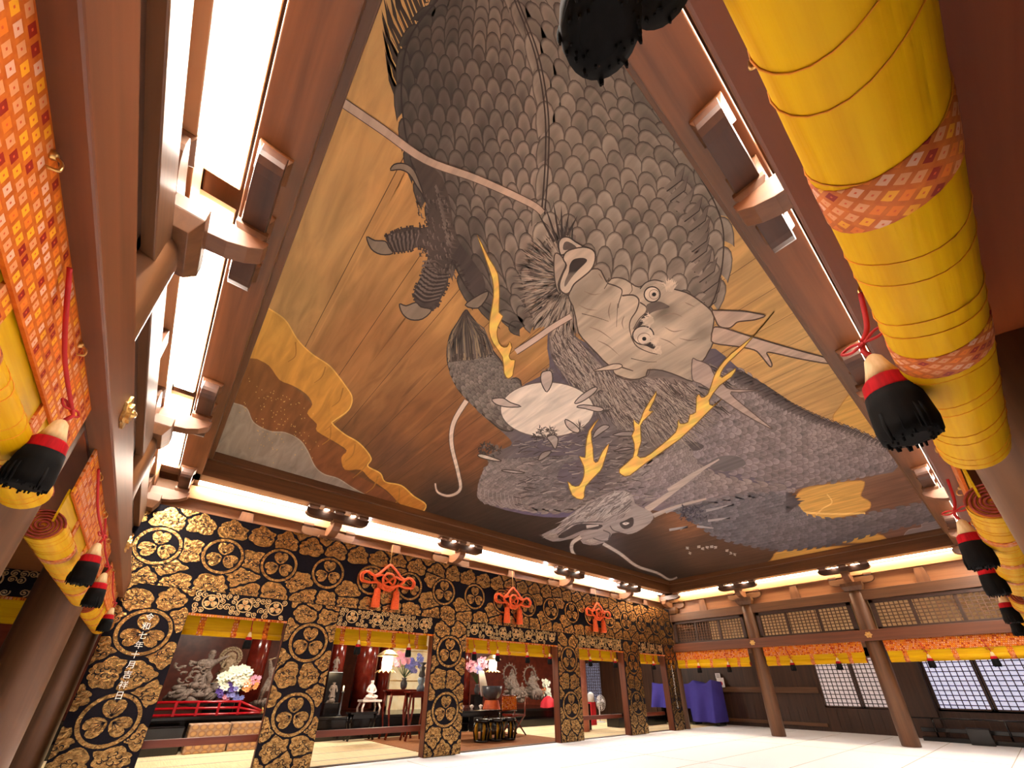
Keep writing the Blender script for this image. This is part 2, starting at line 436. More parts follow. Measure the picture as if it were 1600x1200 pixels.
bulb(957, 915, 'dazzling bulb over the gold band right above the third orange knot')
# ------------------------------------------------------------------ shoji
mat_emit('shoji_paper', (205, 206, 232), .62)  # paper emits by itself, standing in for daylight behind it
mat_emit('shoji_paper_dim', (205, 190, 188), .42)
wn = 0
def shoji(y0, y1, z0, z1, paper, nx, nz):
    global wn
    wn += 1
    o = bpy.data.objects.new('window_%d' % wn, None); C.objects.link(o); o.location = (XW-.03, (y0+y1)/2, z0); o.matrix_world = Matrix.Translation(o.location); struct(o)
    mb = MB(); mb.box(XW+.0, XW+.01, y0, y1, z0, z1); part(mb, 'paper', [paper], o)
    mb = MB()
    for (a, b, c, d) in ((y0, y0+.05, z0, z1), (y1-.05, y1, z0, z1), (y0, y1, z0, z0+.04), (y0, y1, z1-.05, z1)): mb.box(XW-.03, XW+.005, a, b, c, d)
    part(mb, 'frame', ['wood_dark_z'], o)
    mb = MB()
    for k in range(1, nx): c = y0+(y1-y0)*k/nx; mb.box(XW-.012, XW-.002, c-.011, c+.011, z0, z1)
    for k in range(1, nz): c = z0+(z1-z0)*k/nz; mb.box(XW-.02, XW-.008, y0, y1, c-.011, c+.011)
    part(mb, 'lattice', ['wood_dark_z'], o)
shoji(1.13, 2.18, .70, 2.1, 'shoji_paper', 8, 12); shoji(.0, 1.11, .70, 2.1, 'shoji_paper', 8, 12)
shoji(3.86, 4.84, .68, 2.1, 'shoji_paper_dim', 8, 12); shoji(2.88, 3.84, .68, 2.1, 'shoji_paper_dim', 8, 12)
mb = MB(); mb.box(XW-.2, XW-.01, 2.22, 2.8, 0, 2.5)
single(mb, 'wall_post', ['wood_dark_z'], (XW-.1, 2.5, 0), 'wide dark post between the two lit shoji windows', 'post', None, .01)
# ================================================================== THE PAINTED CEILING (ink, colour and gold on boards; drawn flat on the ceiling plane)
def mat_paint():
    m, nt, b = new_mat('paint')
    at_ = nt.nodes.new('ShaderNodeVertexColor'); at_.layer_name = 'Col'
    tc = nt.nodes.new('ShaderNodeTexCoord'); mp = nt.nodes.new('ShaderNodeMapping'); mp.inputs['Scale'].default_value = (9, 1.3, 1)
    nt.links.new(tc.outputs['Object'], mp.inputs[0])
    no = nt.nodes.new('ShaderNodeTexNoise'); no.inputs['Scale'].default_value = 1; no.inputs['Detail'].default_value = 8; no.inputs['Distortion'].default_value = .8
    nt.links.new(mp.outputs[0], no.inputs['Vector'])
    mr = nt.nodes.new('ShaderNodeMapRange'); mr.inputs['From Min'].default_value = .3; mr.inputs['From Max'].default_value = .7; mr.inputs['To Min'].default_value = 1.1; mr.inputs['To Max'].default_value = 1.75
    nt.links.new(no.outputs['Fac'], mr.inputs['Value'])
    mx = nt.nodes.new('ShaderNodeVectorMath'); mx.operation = 'SCALE'
    nt.links.new(at_.outputs['Color'], mx.inputs[0]); nt.links.new(mr.outputs[0], mx.inputs['Scale'])
    nt.links.new(mx.outputs[0], b.inputs['Base Color']); b.inputs['Roughness'].default_value = .6; b.inputs['Specular IOR Level'].default_value = .25
mat_paint()
class Paint:
    def __init__(s): s.v = []; s.c = []; s.f = []; s.L = 0
    def z(s): return ZC-.0008-s.L*4e-6
    def up(s, k=1): s.L += k
    def P(s, p):
        q = at(p[0], p[1], 2, s.z()); return (min(max(q.x, -.12), 13.72), min(max(q.y, .34), 7.62), s.z())
    def raw(s, pts, cols, fs):
        o = len(s.v)
        s.v += [s.P(p) for p in pts]; s.c += cols; s.f += [tuple(o+i for i in f) for f in fs]
    def fill(s, pts, col, smooth=3, thr=26, jit=0):
        if smooth: pts = smooth_curve(pts, smooth, True)
        tri = tessellate_polygon([[Vector((p[0], p[1], 0)) for p in pts]])
        if not callable(col): s.raw(pts, [col]*len(pts), tri)
        else:
            V = []; Fs = []
            def rec(a, b, c, dep):
                l = max((a[0]-b[0])**2+(a[1]-b[1])**2, (c[0]-b[0])**2+(c[1]-b[1])**2, (a[0]-c[0])**2+(a[1]-c[1])**2)
                if l > thr*thr and dep < 6:
                    ab, bc, ca = [((p[0]+q[0])/2, (p[1]+q[1])/2) for p, q in ((a, b), (b, c), (c, a))]
                    for t in ((a, ab, ca), (ab, b, bc), (ca, bc, c), (ab, bc, ca)): rec(*t, dep+1)
                else:
                    o = len(V); V.extend((a, b, c)); Fs.append((o, o+1, o+2))
            for t in tri: rec(*[tuple(pts[i][:2]) for i in t], 0)
            s.raw(V, [col(p[0], p[1]) for p in V], Fs)
        s.up()
    def line(s, pts, w, col, smooth=5, closed=False, col2=None):
        if smooth: pts = smooth_curve(pts, smooth, closed)
        L = len(pts); V = []; Cc = []; Fs = []
        for i, p in enumerate(pts):
            a = pts[(i-1) % L] if closed else pts[max(0, i-1)]; b = pts[(i+1) % L] if closed else pts[min(L-1, i+1)]
            tx, ty = b[0]-a[0], b[1]-a[1]; l = math.hypot(tx, ty) or 1; nx, ny = -ty/l, tx/l
            t = i/max(1, L-1)
            if callable(w): h = w(t)/2
            elif isinstance(w, tuple): h = (w[0]+(w[1]-w[0])*t)/2
            else: h = w/2
            V += [(p[0]+nx*h, p[1]+ny*h), (p[0]-nx*h, p[1]-ny*h)]
            cc = col if col2 is None else tuple(col[k]+(col2[k]-col[k])*t for k in range(3))
            Cc += [cc, cc]
        for i in range(L if closed else L-1):
            j = (i+1) % L; Fs.append((2*i, 2*i+1, 2*j+1, 2*j))
        s.raw(V, Cc, Fs); s.up()
    def shape(s, pts, col, edge=(48, 36, 30), w=2.2, smooth=3):
        s.fill(pts, col, smooth); s.line(pts, w, edge, max(smooth, 1), True)
    def hairs(s, lst, n_up=1):
        """(root, tip, width, colour root, colour tip, bend)"""
        L0 = s.L
        for i, (r, t, w, c1, c2, bend) in enumerate(lst):
            s.L = L0+i*14//max(1, len(lst))+(i % 3)
            dx, dy = t[0]-r[0], t[1]-r[1]; l = math.hypot(dx, dy) or 1; nx, ny = -dy/l, dx/l
            m = (r[0]+dx*.55+nx*bend, r[1]+dy*.55+ny*bend)
            V = [(r[0]+nx*w/2, r[1]+ny*w/2), (r[0]-nx*w/2, r[1]-ny*w/2), (m[0]+nx*w*.36, m[1]+ny*w*.36), (m[0]-nx*w*.36, m[1]-ny*w*.36), t]
            cm = tuple((a+b)/2 for a, b in zip(c1, c2))
            s.raw(V, [c1, c1, cm, cm, c2], [(0, 1, 3, 2), (2, 3, 4)])
        s.L = L0+18
    def scale(s, x, y, ang, w, h, rim, core, edge, ow=.16):
        ca, sa = math.cos(ang), math.sin(ang)
        T = lambda u, v: (x+u*ca-v*sa, y+u*sa+v*ca)
        sh = [(-.42, .55), (-.5, .1), (-.46, -.2), (-.34, -.4), (-.17, -.5), (0, -.53), (.17, -.5), (.34, -.4), (.46, -.2), (.5, .1), (.42, .55)]
        n = len(sh); o = 1.0; i = 1-ow
        V = [T(u*w*o, v*h*o) for u, v in sh]+[T(u*w*i, v*h*i+.01*h) for u, v in sh]+[T(u*w*.52, v*h*.5+.12*h) for u, v in sh]+[T(0, .3*h)]
        Cc = [edge]*n+[rim]*n+[tuple((a*2+b)/3 for a, b in zip(rim, core))]*n+[core]
        Fs = []
        for k in range(n-1):
            for b in (0, n): Fs.append((b+k, b+k+1, b+n+k+1, b+n+k))
            Fs.append((2*n+k, 2*n+k+1, 3*n))
        s.raw(V, Cc, Fs)
    def scaled(s, A, B, nt, size, rimf, edge=(50, 39, 33), hk=1.7, core=.66, t0=0.0, ow=.16, skip=None):
        """scales between two edge curves A and B that both run from head to tail; free ends point to the tail"""
        A = smooth_curve(A, 10); B = smooth_curve(B, 10)
        def pick(Q, t): 
            f = t*(len(Q)-1); i = min(int(f), len(Q)-2); g = f-i
            return (Q[i][0]+(Q[i+1][0]-Q[i][0])*g, Q[i][1]+(Q[i+1][1]-Q[i][1])*g)
        for r in range(nt, -1, -1):
            t = t0+(1-t0)*r/nt
            a, b = pick(A, t), pick(B, t); a2, b2 = pick(A, min(1, t+1/nt)), pick(B, min(1, t+1/nt)); a1, b1 = pick(A, max(0, t-1/nt)), pick(B, max(0, t-1/nt))
            wd = math.hypot(b[0]-a[0], b[1]-a[1]); sz = size(t) if callable(size) else size
            nu = max(1, round(wd/sz)); L1 = s.L
            for k in range(nu+1):
                u = (k+(.5 if r % 2 else 0))/nu
                if u > 1.001: continue
                x, y = a[0]+(b[0]-a[0])*u, a[1]+(b[1]-a[1])*u
                if skip and skip(x, y): continue
                dx = (a2[0]-a1[0])*(1-u)+(b2[0]-b1[0])*u; dy = (a2[1]-a1[1])*(1-u)+(b2[1]-b1[1])*u
                l = math.hypot(dx, dy) or 1
                ang = math.atan2(dy, dx)+PI/2+R.uniform(-.1, .1)
                w = wd/nu*1.06*R.uniform(.9, 1.08); h = max(l/2*hk, w*1.0)
                kr = R.uniform(.88, 1.1); rim = tuple(c*kr for c in rimf(x, y, u))
                kk = R.uniform(core*.85, core*1.15)
                s.scale(x, y, ang, w, h, rim, tuple(c*kk for c in rim), edge, ow); s.L = L1+(k % 3)
            s.L = L1+3
    def build(s, parent):
        me = bpy.data.meshes.new('painted_boards'); off = Vector(parent.location)
        me.from_pydata([tuple(Vector(p)-off) for p in s.v], [], s.f)
        ca = me.color_attributes.new('Col', 'FLOAT_COLOR', 'POINT')
        flat = []
        for c in s.c: c = (c[0]*.93, c[1]*.985, c[2]*1.05); flat += [*(v for v in lin(tuple(max(0, min(255, q)) for q in c))), 1.0]
        ca.data.foreach_set('color', flat)
        me.materials.append(MATS['paint']); me.update()
        o = bpy.data.objects.new('painted_boards', me); C.objects.link(o); o.parent = parent
        return o
def crop(x0, y0, k, pts): return [(x0+p[0]/k, y0+p[1]/k) for p in pts]
K = 5.714
pt = Paint()
# ---- ground: gold-brown boards darkening to umber toward one end (idw over samples)
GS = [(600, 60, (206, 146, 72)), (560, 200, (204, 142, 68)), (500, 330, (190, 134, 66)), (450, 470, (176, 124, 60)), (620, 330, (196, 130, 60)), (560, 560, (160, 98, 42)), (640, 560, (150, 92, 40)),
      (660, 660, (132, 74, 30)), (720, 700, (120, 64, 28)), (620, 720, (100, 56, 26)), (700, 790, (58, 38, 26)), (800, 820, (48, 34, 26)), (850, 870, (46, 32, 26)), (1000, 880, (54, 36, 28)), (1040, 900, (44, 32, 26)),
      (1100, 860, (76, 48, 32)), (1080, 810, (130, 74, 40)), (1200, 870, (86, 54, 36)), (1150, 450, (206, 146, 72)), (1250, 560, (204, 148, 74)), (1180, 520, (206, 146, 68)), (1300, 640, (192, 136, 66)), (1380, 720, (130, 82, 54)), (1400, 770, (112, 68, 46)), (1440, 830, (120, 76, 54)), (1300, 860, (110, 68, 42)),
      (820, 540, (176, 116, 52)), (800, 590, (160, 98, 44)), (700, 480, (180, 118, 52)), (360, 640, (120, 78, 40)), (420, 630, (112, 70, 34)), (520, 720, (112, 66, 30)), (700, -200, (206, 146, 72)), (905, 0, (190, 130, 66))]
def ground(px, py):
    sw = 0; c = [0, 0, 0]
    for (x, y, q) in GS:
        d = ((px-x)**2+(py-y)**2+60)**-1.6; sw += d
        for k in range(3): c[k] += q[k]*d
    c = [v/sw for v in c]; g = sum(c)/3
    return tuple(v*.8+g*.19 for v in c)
def pproj(X, Y):
    v = RM @ Vector((X, Y, ZC-CAMZ)); return (CX+F*v[0]/v[2], CY+F*v[1]/v[2])
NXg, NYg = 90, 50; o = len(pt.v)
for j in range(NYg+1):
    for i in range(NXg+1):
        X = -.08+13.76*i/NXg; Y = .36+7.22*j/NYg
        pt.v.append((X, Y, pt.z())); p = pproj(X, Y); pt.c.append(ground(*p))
for j in range(NYg):
    for i in range(NXg): a = o+j*(NXg+1)+i; pt.f.append((a, a+1, a+NXg+2, a+NXg+1))
pt.up()
for i in range(1, 30):     # board joints and grain streaks along y
    X = -.06+i*.457
    for (wd, k, y0, y1) in [(.006, .5, .36, 7.6)]+[(R.uniform(.01, .05), R.uniform(.84, 1.12), *sorted((R.uniform(.4, 7.4), R.uniform(.4, 7.4)))) for _ in range(4)]:
        XX = X+(R.uniform(-.22, .22) if wd > .006 else 0); n = 14; o = len(pt.v)
        for q in range(n+1):
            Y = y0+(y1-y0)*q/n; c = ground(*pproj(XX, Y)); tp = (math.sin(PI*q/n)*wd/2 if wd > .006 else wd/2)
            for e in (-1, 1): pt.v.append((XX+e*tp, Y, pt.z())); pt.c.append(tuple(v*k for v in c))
        for q in range(n): pt.f.append((o+2*q, o+2*q+1, o+2*q+3, o+2*q+2))
    pt.up()
# ---- clouds, left
pt.fill([(393, 550), (420, 572), (457, 602), (488, 632), (497, 673), (540, 704), (534, 730), (600, 765), (640, 800), (600, 800), (540, 770), (470, 740), (330, 705), (360, 640)], lambda x, y: (118-.03*(y-560), 74-.05*(y-560), 36), 0)
goldc = [(405, 478), (418, 481), (445.5, 500), (464.7, 530.5), (486.7, 552.5), (511.5, 569), (522.5, 580), (539, 602), (550, 621), (544.5, 640.5), (522.5, 657), (519.7, 662.5), (539, 679), (558, 690), (572, 703.7), (580, 717.5), (574.7, 728.5), (594, 739.5), (602, 753), (627, 758.7), (646, 775), (665.5, 789), (654.5, 802), (627, 789), (605, 767), (577.5, 747.7), (563.7, 734), (539, 734), (533.5, 714.7), (541.7, 703.7), (522.5, 690), (495, 673.5), (495, 662.5), (480, 646), (488, 632), (478.5, 615.7), (456.5, 602), (437, 593.7), (420.7, 571.7), (401.5, 560.7), (385, 552)]
pt.fill(goldc, lambda x, y: (188-.06*(y-480), 136-.1*(y-480), 58-.06*(y-480)))
for k in range(3, 22, 2):
    a = goldc[k]; b = goldc[k+1]; c0 = ((a[0]+b[0])/2-26, (a[1]+b[1])/2+20)
    pt.line([(a[0]-3, a[1]+4), (c0[0]+12, c0[1]-6), (c0[0], c0[1]+4)], (2.5, 1), (150, 100, 40)); 
pt.line(goldc[1:24], 2, (206, 156, 76))
greyc = [(350, 632), (364, 629.5), (385, 637.7), (396, 659.7), (420.7, 673.5), (445.5, 676), (467.5, 687), (480, 703.7), (492, 728.5), (506, 740.8), (528, 747.7), (550, 761.5), (572, 773.8), (575, 785), (500, 770), (420, 745), (325, 716)]
pt.fill(greyc, lambda x, y: (146-.12*(x-340)*.5, 128-.06*(x-340), 104-.02*(x-340)))
pt.line(greyc[1:13], 1.6, (160, 142, 118))
for _ in range(150):
    x, y = R.gauss(430, 40), R.gauss(650, 40)
    if 372 < x < 520 and y > 590+.5*(x-390): pt.fill([(x, y), (x+R.uniform(1, 2.4), y-.8), (x+1.2, y+1.5)], (190, 148, 84), 0)
# ---- clouds, right
rc = (198, 146, 70)
for P_ in ([(1322.6, 621), (1313, 634.5), (1301.6, 650), (1304.5, 663), (1307, 676.7), (1335, 684), (1362, 692), (1370, 680), (1363, 667), (1345, 640), (1330, 618)],
           [(1255, 764), (1290, 757), (1345, 751), (1350, 760), (1345, 775), (1360, 785), (1352, 799), (1300, 810), (1245, 809), (1240, 800), (1250, 785), (1243, 778)],
           [(1210, 884), (1208, 870), (1227, 860), (1336, 852.5), (1338, 858), (1300, 868)],
           [(1290, 840), (1350, 831), (1385, 841), (1340, 848), (1300, 846)]):
    pt.shape(P_, rc, (170, 116, 50), 1.5)
pt.line([(1292, 772), (1300, 785), (1285, 795), (1275, 805)], 2, (220, 176, 100)); pt.line([(1245, 800), (1300, 803), (1352, 802)], 3, (224, 180, 104))
pt.shape([(1440, 812), (1475, 808), (1492, 830), (1470, 842), (1415, 842), (1420, 828), (1440, 824)], (128, 112, 106), (150, 132, 124), 1.5)
# ---- spines behind the great body, upper left
sp = []
for k in range(22):
    t = k/21; rx, ry = 628+2*t+(80*max(0, t-.4)), 172-195*t
    tx, ty = rx-24-9*math.sin(t*4), ry-88-10*math.sin(k*2.3)
    sp.append(((rx, ry), (tx, ty), 8, (66, 50, 38), (54, 40, 30), -5)); sp.append(((rx+1, ry-2), (tx+7, ty+16), 2.4, (196, 150, 88), (206, 156, 84), -4))
pt.hairs(sp)
# ---- dark mass behind the lower coils
mass = [(737, 632), (785, 675), (800, 692), (790, 700), (760, 712), (764, 725), (750, 748), (746, 765), (751, 782), (790, 797), (850, 808), (900, 806), (960, 790), (1010, 796), (1060, 800), (1130, 790), (1200, 775), (1300, 752), (1395, 738), (1402, 715), (1390, 700), (1330, 672), (1270, 652), (1200, 606), (1150, 572), (1118, 545), (1090, 550), (1000, 570), (905, 530), (862, 510), (855, 545), (858, 580), (820, 600), (790, 640)]
def massc(x, y):
    return (96+10*math.sin(x*.02), 82+8*math.sin(x*.02), 76+.014*(x-750)+max(0, (y-760))*.35)
pt.fill(mass, massc, 2)
# ---- the great upper body
Le = [(806, 512), (770, 492), (738, 462), (712, 418), (688, 360), (668, 320), (652, 285), (640, 240), (632, 198), (627, 150), (630, 100), (640, 60), (660, 28), (684, 0), (700, -60), (705, -170), (703, -270)]
Se = [(850, 500), (852, 470), (850, 440), (848, 400), (846, 360), (846, 330), (850, 290), (852, 250), (853, 215), (851, 170), (846, 130), (836, 85), (820, 40), (804, 0), (780, -70), (745, -170), (708, -270)]
Re = [(1070, 515), (1092, 500), (1112, 475), (1124, 440), (1130, 400), (1130, 360), (1122, 330), (1110, 304), (1085, 262), (1062, 228), (1035, 190), (1002, 140), (962, 84), (905, 0), (860, -68), (790, -170), (712, -270)]
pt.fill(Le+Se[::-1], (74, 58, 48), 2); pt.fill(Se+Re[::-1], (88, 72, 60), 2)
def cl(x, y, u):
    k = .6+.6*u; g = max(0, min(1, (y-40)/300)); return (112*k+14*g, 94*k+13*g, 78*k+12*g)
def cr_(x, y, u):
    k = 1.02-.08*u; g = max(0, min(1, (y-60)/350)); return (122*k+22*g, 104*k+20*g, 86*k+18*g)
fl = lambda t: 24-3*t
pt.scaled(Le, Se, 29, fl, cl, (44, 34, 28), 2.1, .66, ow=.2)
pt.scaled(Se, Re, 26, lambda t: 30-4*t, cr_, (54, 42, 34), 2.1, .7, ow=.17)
for dx in (0, 5):
    pt.line([(846+dx, 335), (852+dx, 250), (851+dx, 170), (836+dx, 85), (806+dx, 5), (780+dx, -60)], 2.4, (58, 44, 36))
# fins along the right edge of the body
fin = []
for k in range(13):
    t = k/12; x, y = 1120-50*t*t+6*math.sin(k), 470-190*t
    fin.append(((x-24, y+18), (x+4, y-22), 14, (120, 102, 86), (92, 76, 64), 3)); fin.append(((x-25, y+19), (x+4, y-22), 2, (54, 42, 34), (54, 42, 34), 9))
pt.hairs(fin)
pt.line(Le[:14], 2.6, (48, 37, 31), 4); pt.line(Re[:9], 2.2, (60, 46, 36), 4)
# ---- left forepaw
q = 4.286; C8 = lambda p: crop(560, 230, q, p)
paw = C8([(350, 70), (385, 150), (430, 310), (460, 400), (465, 530), (380, 535), (300, 540), (185, 590), (195, 640), (240, 705), (350, 690), (385, 672), (440, 680), (465, 710), (450, 800), (400, 900), (370, 980), (390, 1060), (470, 1090), (520, 1080), (560, 1000), (600, 920), (610, 800), (650, 770), (700, 850), (740, 960), (790, 990), (850, 960), (830, 850), (720, 700), (640, 560), (620, 400), (560, 200), (450, 100)])
pt.fill(paw, lambda x, y: (72-.03*(y-250), 57-.02*(y-250), 47), 2)
hs = []
for i in range(len(paw)):
    a, b = paw[i], paw[(i+1) % len(paw)]; L_ = math.hypot(b[0]-a[0], b[1]-a[1])
    if i < 3 or 24 < i: continue
    for k in range(int(L_/4)):
        f = R.random(); x, y = a[0]+(b[0]-a[0])*f, a[1]+(b[1]-a[1])*f
        nx, ny = (b[1]-a[1])/L_, -(b[0]-a[0])/L_
        hs.append(((x-nx*3, y-ny*3), (x+nx*R.uniform(3, 6)+R.uniform(-2, 2), y+ny*R.uniform(3, 6)), 3, (62, 48, 40), (52, 40, 33), 0))
for (x0, y0, x1, y1, n) in ((655, 410, 705, 462, 13), (612, 372, 660, 378, 9), (690, 300, 715, 400, 14)):
    for k in range(n):
        f = k/n; x, y = x0+(x1-x0)*(1-f)*0+ (x1-x0)*.5, y0+(y1-y0)*f
        if n == 9: x, y = x0+(x1-x0)*f, y0+3; hs.append(((x, y-10), (x-2, y+16), 2, (112, 94, 82), (84, 70, 60), 3)); continue
        if n == 14: hs.append(((680+20*f, 290+90*f), (695+24*f, 300+95*f), 5, (104, 88, 74), (74, 60, 50), 5)); continue
        hs.append(((x-20-6*f, y+R.uniform(-2, 2)), (x+14-10*f, y+7), 2.4, (106, 88, 76), (80, 64, 54), -6))
for k in range(150):      # scaly wrist and knuckles
    f = R.random(); x, y = 668+R.uniform(-20, 34)+10*f, 300+130*f
    hs.append(((x, y), (x+R.uniform(4, 9), y+R.uniform(4, 10)), 2.6, R.choice(((96, 80, 68), (52, 41, 34), (110, 92, 78))), (70, 56, 47), 3))
pt.hairs(hs)
for k in range(15):        # rings round the two long toes
    f = k/14; pt.line(C8([(445-75*f, 800+190*f), (520-80*f, 850+190*f), (608-70*f, 850+170*f)]), (2.2, 1.2), (104, 87, 75) if k % 2 else (46, 36, 30))
for k in range(13):
    f = k/12; pt.line(C8([(190+180*f, 595-45*f), (205+170*f, 640-20*f), (235+130*f, 700-15*f)]), (2, 1.2), (104, 87, 75) if k % 2 else (46, 36, 30))
for c_ in ([(55, 600), (110, 625), (180, 630), (205, 670), (230, 712), (150, 718), (85, 680)], [(275, 1050), (320, 1062), (385, 1040), (420, 1070), (490, 1090), (430, 1150), (350, 1155), (295, 1115)], [(215, 155), (240, 115), (310, 110), (370, 150), (410, 240), (435, 320), (390, 260), (340, 180), (280, 150)], [(865, 965), (860, 1010), (800, 1078), (715, 1058), (790, 1000)]):
    pt.shape(C8(c_), (124, 104, 84), (52, 40, 33), 2)
# ---- left coil with pointed mane
c4 = lambda p: crop(680, 460, K, p)
coil = c4([(270, 140), (200, 250), (130, 370), (105, 540), (130, 680), (200, 840), (330, 980), (480, 1120), (600, 1210), (720, 1180), (770, 820), (720, 745), (650, 760), (605, 620), (500, 480), (400, 300), (310, 180)])
pt.shape(coil, lambda x, y: (84, 72, 62), (52, 42, 36), 2)
A = c4([(660, 1190), (480, 1090), (330, 960), (210, 820), (150, 700), (135, 560)]); B = c4([(760, 840), (700, 780), (620, 700), (560, 620), (500, 560), (400, 520)])
pt.scaled(A, B, 20, 8, lambda x, y, u: (116, 102, 90), (66, 54, 47), 1.6, .72)
pt.fill([(700, 566), (702, 528), (714, 504), (727, 485), (737, 497), (752, 516), (770, 548), (745, 556)], (66, 54, 46), 2)
hs = []
for k in range(170):
    f = R.random(); g = R.random()
    r = (700+70*f, 560-10*f+R.uniform(-6, 8)); tip = (727+(f-.45)*(8+44*g), 487+(6+50*g)*abs(f-.45)*1.6+14*g)
    c_ = R.choice(((58, 46, 39), (134, 112, 84), (92, 78, 66), (66, 54, 46)))
    hs.append((r, tip, 2.2, c_, tuple(v*.85 for v in c_), (f-.45)*16))
pt.hairs(hs)
# ---- right great coil, neck, lower bodies
A = [(1010, 640), (1085, 600), (1150, 580), (1190, 604), (1232, 632), (1280, 655), (1330, 672), (1380, 694), (1402, 712)]
B = [(1040, 690), (1075, 700), (1105, 722), (1160, 742), (1230, 756), (1290, 752), (1340, 744), (1385, 732), (1400, 722)]
pt.fill(A+B[::-1], lambda x, y: (112, 96, 88), 2)
pt.scaled(A, B, 52, lambda t: 12-3*t, lambda x, y, u: (142-14*u, 124-12*u, 114-6*u), (86, 72, 66), 1.5, .74)
hs = []
for k in range(48):     # saw-edged back
    t = k/47; i = 2+t*6; j = min(int(i), 7); g = i-j
    x, y = A[j][0]+(A[j+1][0]-A[j][0])*g, A[j][1]+(A[j+1][1]-A[j][1])*g
    s_ = 1-.75*t; hs.append(((x-14*s_, y+9*s_), (x+22*s_, y+7*s_), 8*s_+1, (96, 82, 76), (70, 58, 52), -5)); hs.append(((x-14*s_, y+5*s_), (x+22*s_, y+7*s_), 1.6, (56, 46, 42), (56, 46, 42), -8))
pt.hairs(hs)
pt.fill([(1062, 690), (1085, 690), (1100, 697), (1090, 704), (1070, 702)], (74, 64, 60)); pt.fill([(1108, 722), (1130, 712), (1155, 714), (1165, 726), (1140, 736), (1115, 733)], (92, 82, 78))
A = [(900, 790), (940, 772), (985, 745), (1020, 722), (1055, 700), (1068, 690)]
A2 = [(985, 735), (1040, 700), (1062, 690), (1075, 702), (1092, 728), (1130, 745), (1180, 755), (1240, 764)]
B2 = [(960, 772), (1000, 778), (1030, 780), (1060, 786), (1100, 790), (1140, 786), (1190, 778), (1240, 768)]
pt.fill(A2+B2[::-1], (108, 93, 86), 2)
pt.scaled(A2, B2, 34, 9, lambda x, y, u: (138-10*u, 120-8*u, 110), (90, 76, 70), 1.5, .76)
A3 = [(1050, 792), (1120, 780), (1185, 772), (1230, 775), (1245, 792), (1262, 806), (1310, 812), (1370, 801), (1440, 786), (1480, 772)]
B3 = [(1060, 800), (1090, 818), (1120, 838), (1165, 850), (1210, 858), (1260, 856), (1310, 848), (1370, 832), (1430, 818), (1490, 804)]
pt.fill(A3+B3[::-1], lambda x, y: (84, 77, 78), 2)
pt.scaled(A3, B3, 60, 7, lambda x, y, u: (108-16*u, 98-12*u, 96-8*u), (76, 69, 70), 1.5, .8)
hs = []
for k in range(9): hs.append(((1228, 772+3.6*k), (1258-6*abs(k-3), 770+4*k), 7, (80, 72, 72), (64, 56, 56), 2))
pt.hairs(hs)
# lower left belly
A4 = [(770, 722), (756, 742), (750, 765), (756, 782), (800, 792), (860, 800), (920, 792)]; B4 = [(900, 715), (880, 722), (870, 735), (868, 750), (880, 762), (915, 768), (950, 770)]
pt.fill(A4+B4[::-1], lambda x, y: (102-.2*max(0, y-780), 90, 84+.3*max(0, y-770)), 2)
pt.scaled(A4, B4, 42, 8, lambda x, y, u: (128-26*u, 112-22*u, 102-16*u), (84, 72, 68), 1.5, .8)
for k in range(11): pt.line([(752+k*6, 762+k*1.5), (750+k*7, 776+k*2), (758+k*8.5, 788+k*1.4)], 1.2, (136, 120, 112))
hs = []
for k in range(420):     # shaggy ink strokes over the belly and between the claws
    x, y = R.uniform(800, 1010), R.uniform(670, 790)
    if y < 688 and x < 830: continue
    c_ = R.choice(((60, 50, 46), (120, 104, 94), (78, 66, 60), (140, 124, 112)))
    hs.append(((x, y), (x+R.uniform(8, 20), y+R.uniform(-7, 3)), 1.8, c_, c_, R.uniform(-2, 2)))
pt.hairs(hs)
# ---- beard
def fur(poly, n, dirf, ln, w, cols, bend=2):
    xs = [p[0] for p in poly]; ys = [p[1] for p in poly]; out = []
    def inside(x, y):
        c = False; j = len(poly)-1
        for i in range(len(poly)):
            xi, yi = poly[i]; xj, yj = poly[j]
            if (yi > y) != (yj > y) and x < (xj-xi)*(y-yi)/(yj-yi)+xi: c = not c
            j = i
        return c
    k = 0
    while len(out) < n and k < n*20:
        k += 1; x, y = R.uniform(min(xs), max(xs)), R.uniform(min(ys), max(ys))
        if not inside(x, y): continue
        a = dirf(x, y)+R.uniform(-.22, .22); l = ln*R.uniform(.6, 1.25); c_ = R.choice(cols)
        out.append(((x, y), (x+math.cos(a)*l, y+math.sin(a)*l), w, c_, tuple(v*.9 for v in c_), R.uniform(-bend, bend)))
    pt.hairs(out)
beard = [(870, 505), (905, 530), (930, 565), (985, 596), (1010, 588), (1082, 596), (1086, 640), (1060, 672), (1010, 668), (960, 650), (925, 620), (885, 590), (862, 560), (858, 525)]
pt.fill(beard, lambda x, y: (96+.12*(x-860)*.8, 81+.1*(x-860)*.8, 73+.08*(x-860)*.8), 2)
fur(beard, 1500, lambda x, y: (1.15-.5*(x-860)/220 if x > 960 else 1.0)+.12*math.sin(x*.05+y*.03), 46, 1.15, ((140, 120, 106), (168, 146, 126), (86, 70, 62), (70, 57, 50), (150, 130, 114)), 6)
fur([(1082, 570), (1100, 560), (1135, 590), (1130, 640), (1090, 640)], 60, lambda x, y: .55, 22, 2, ((58, 47, 42), (128, 110, 96), (70, 58, 51)))
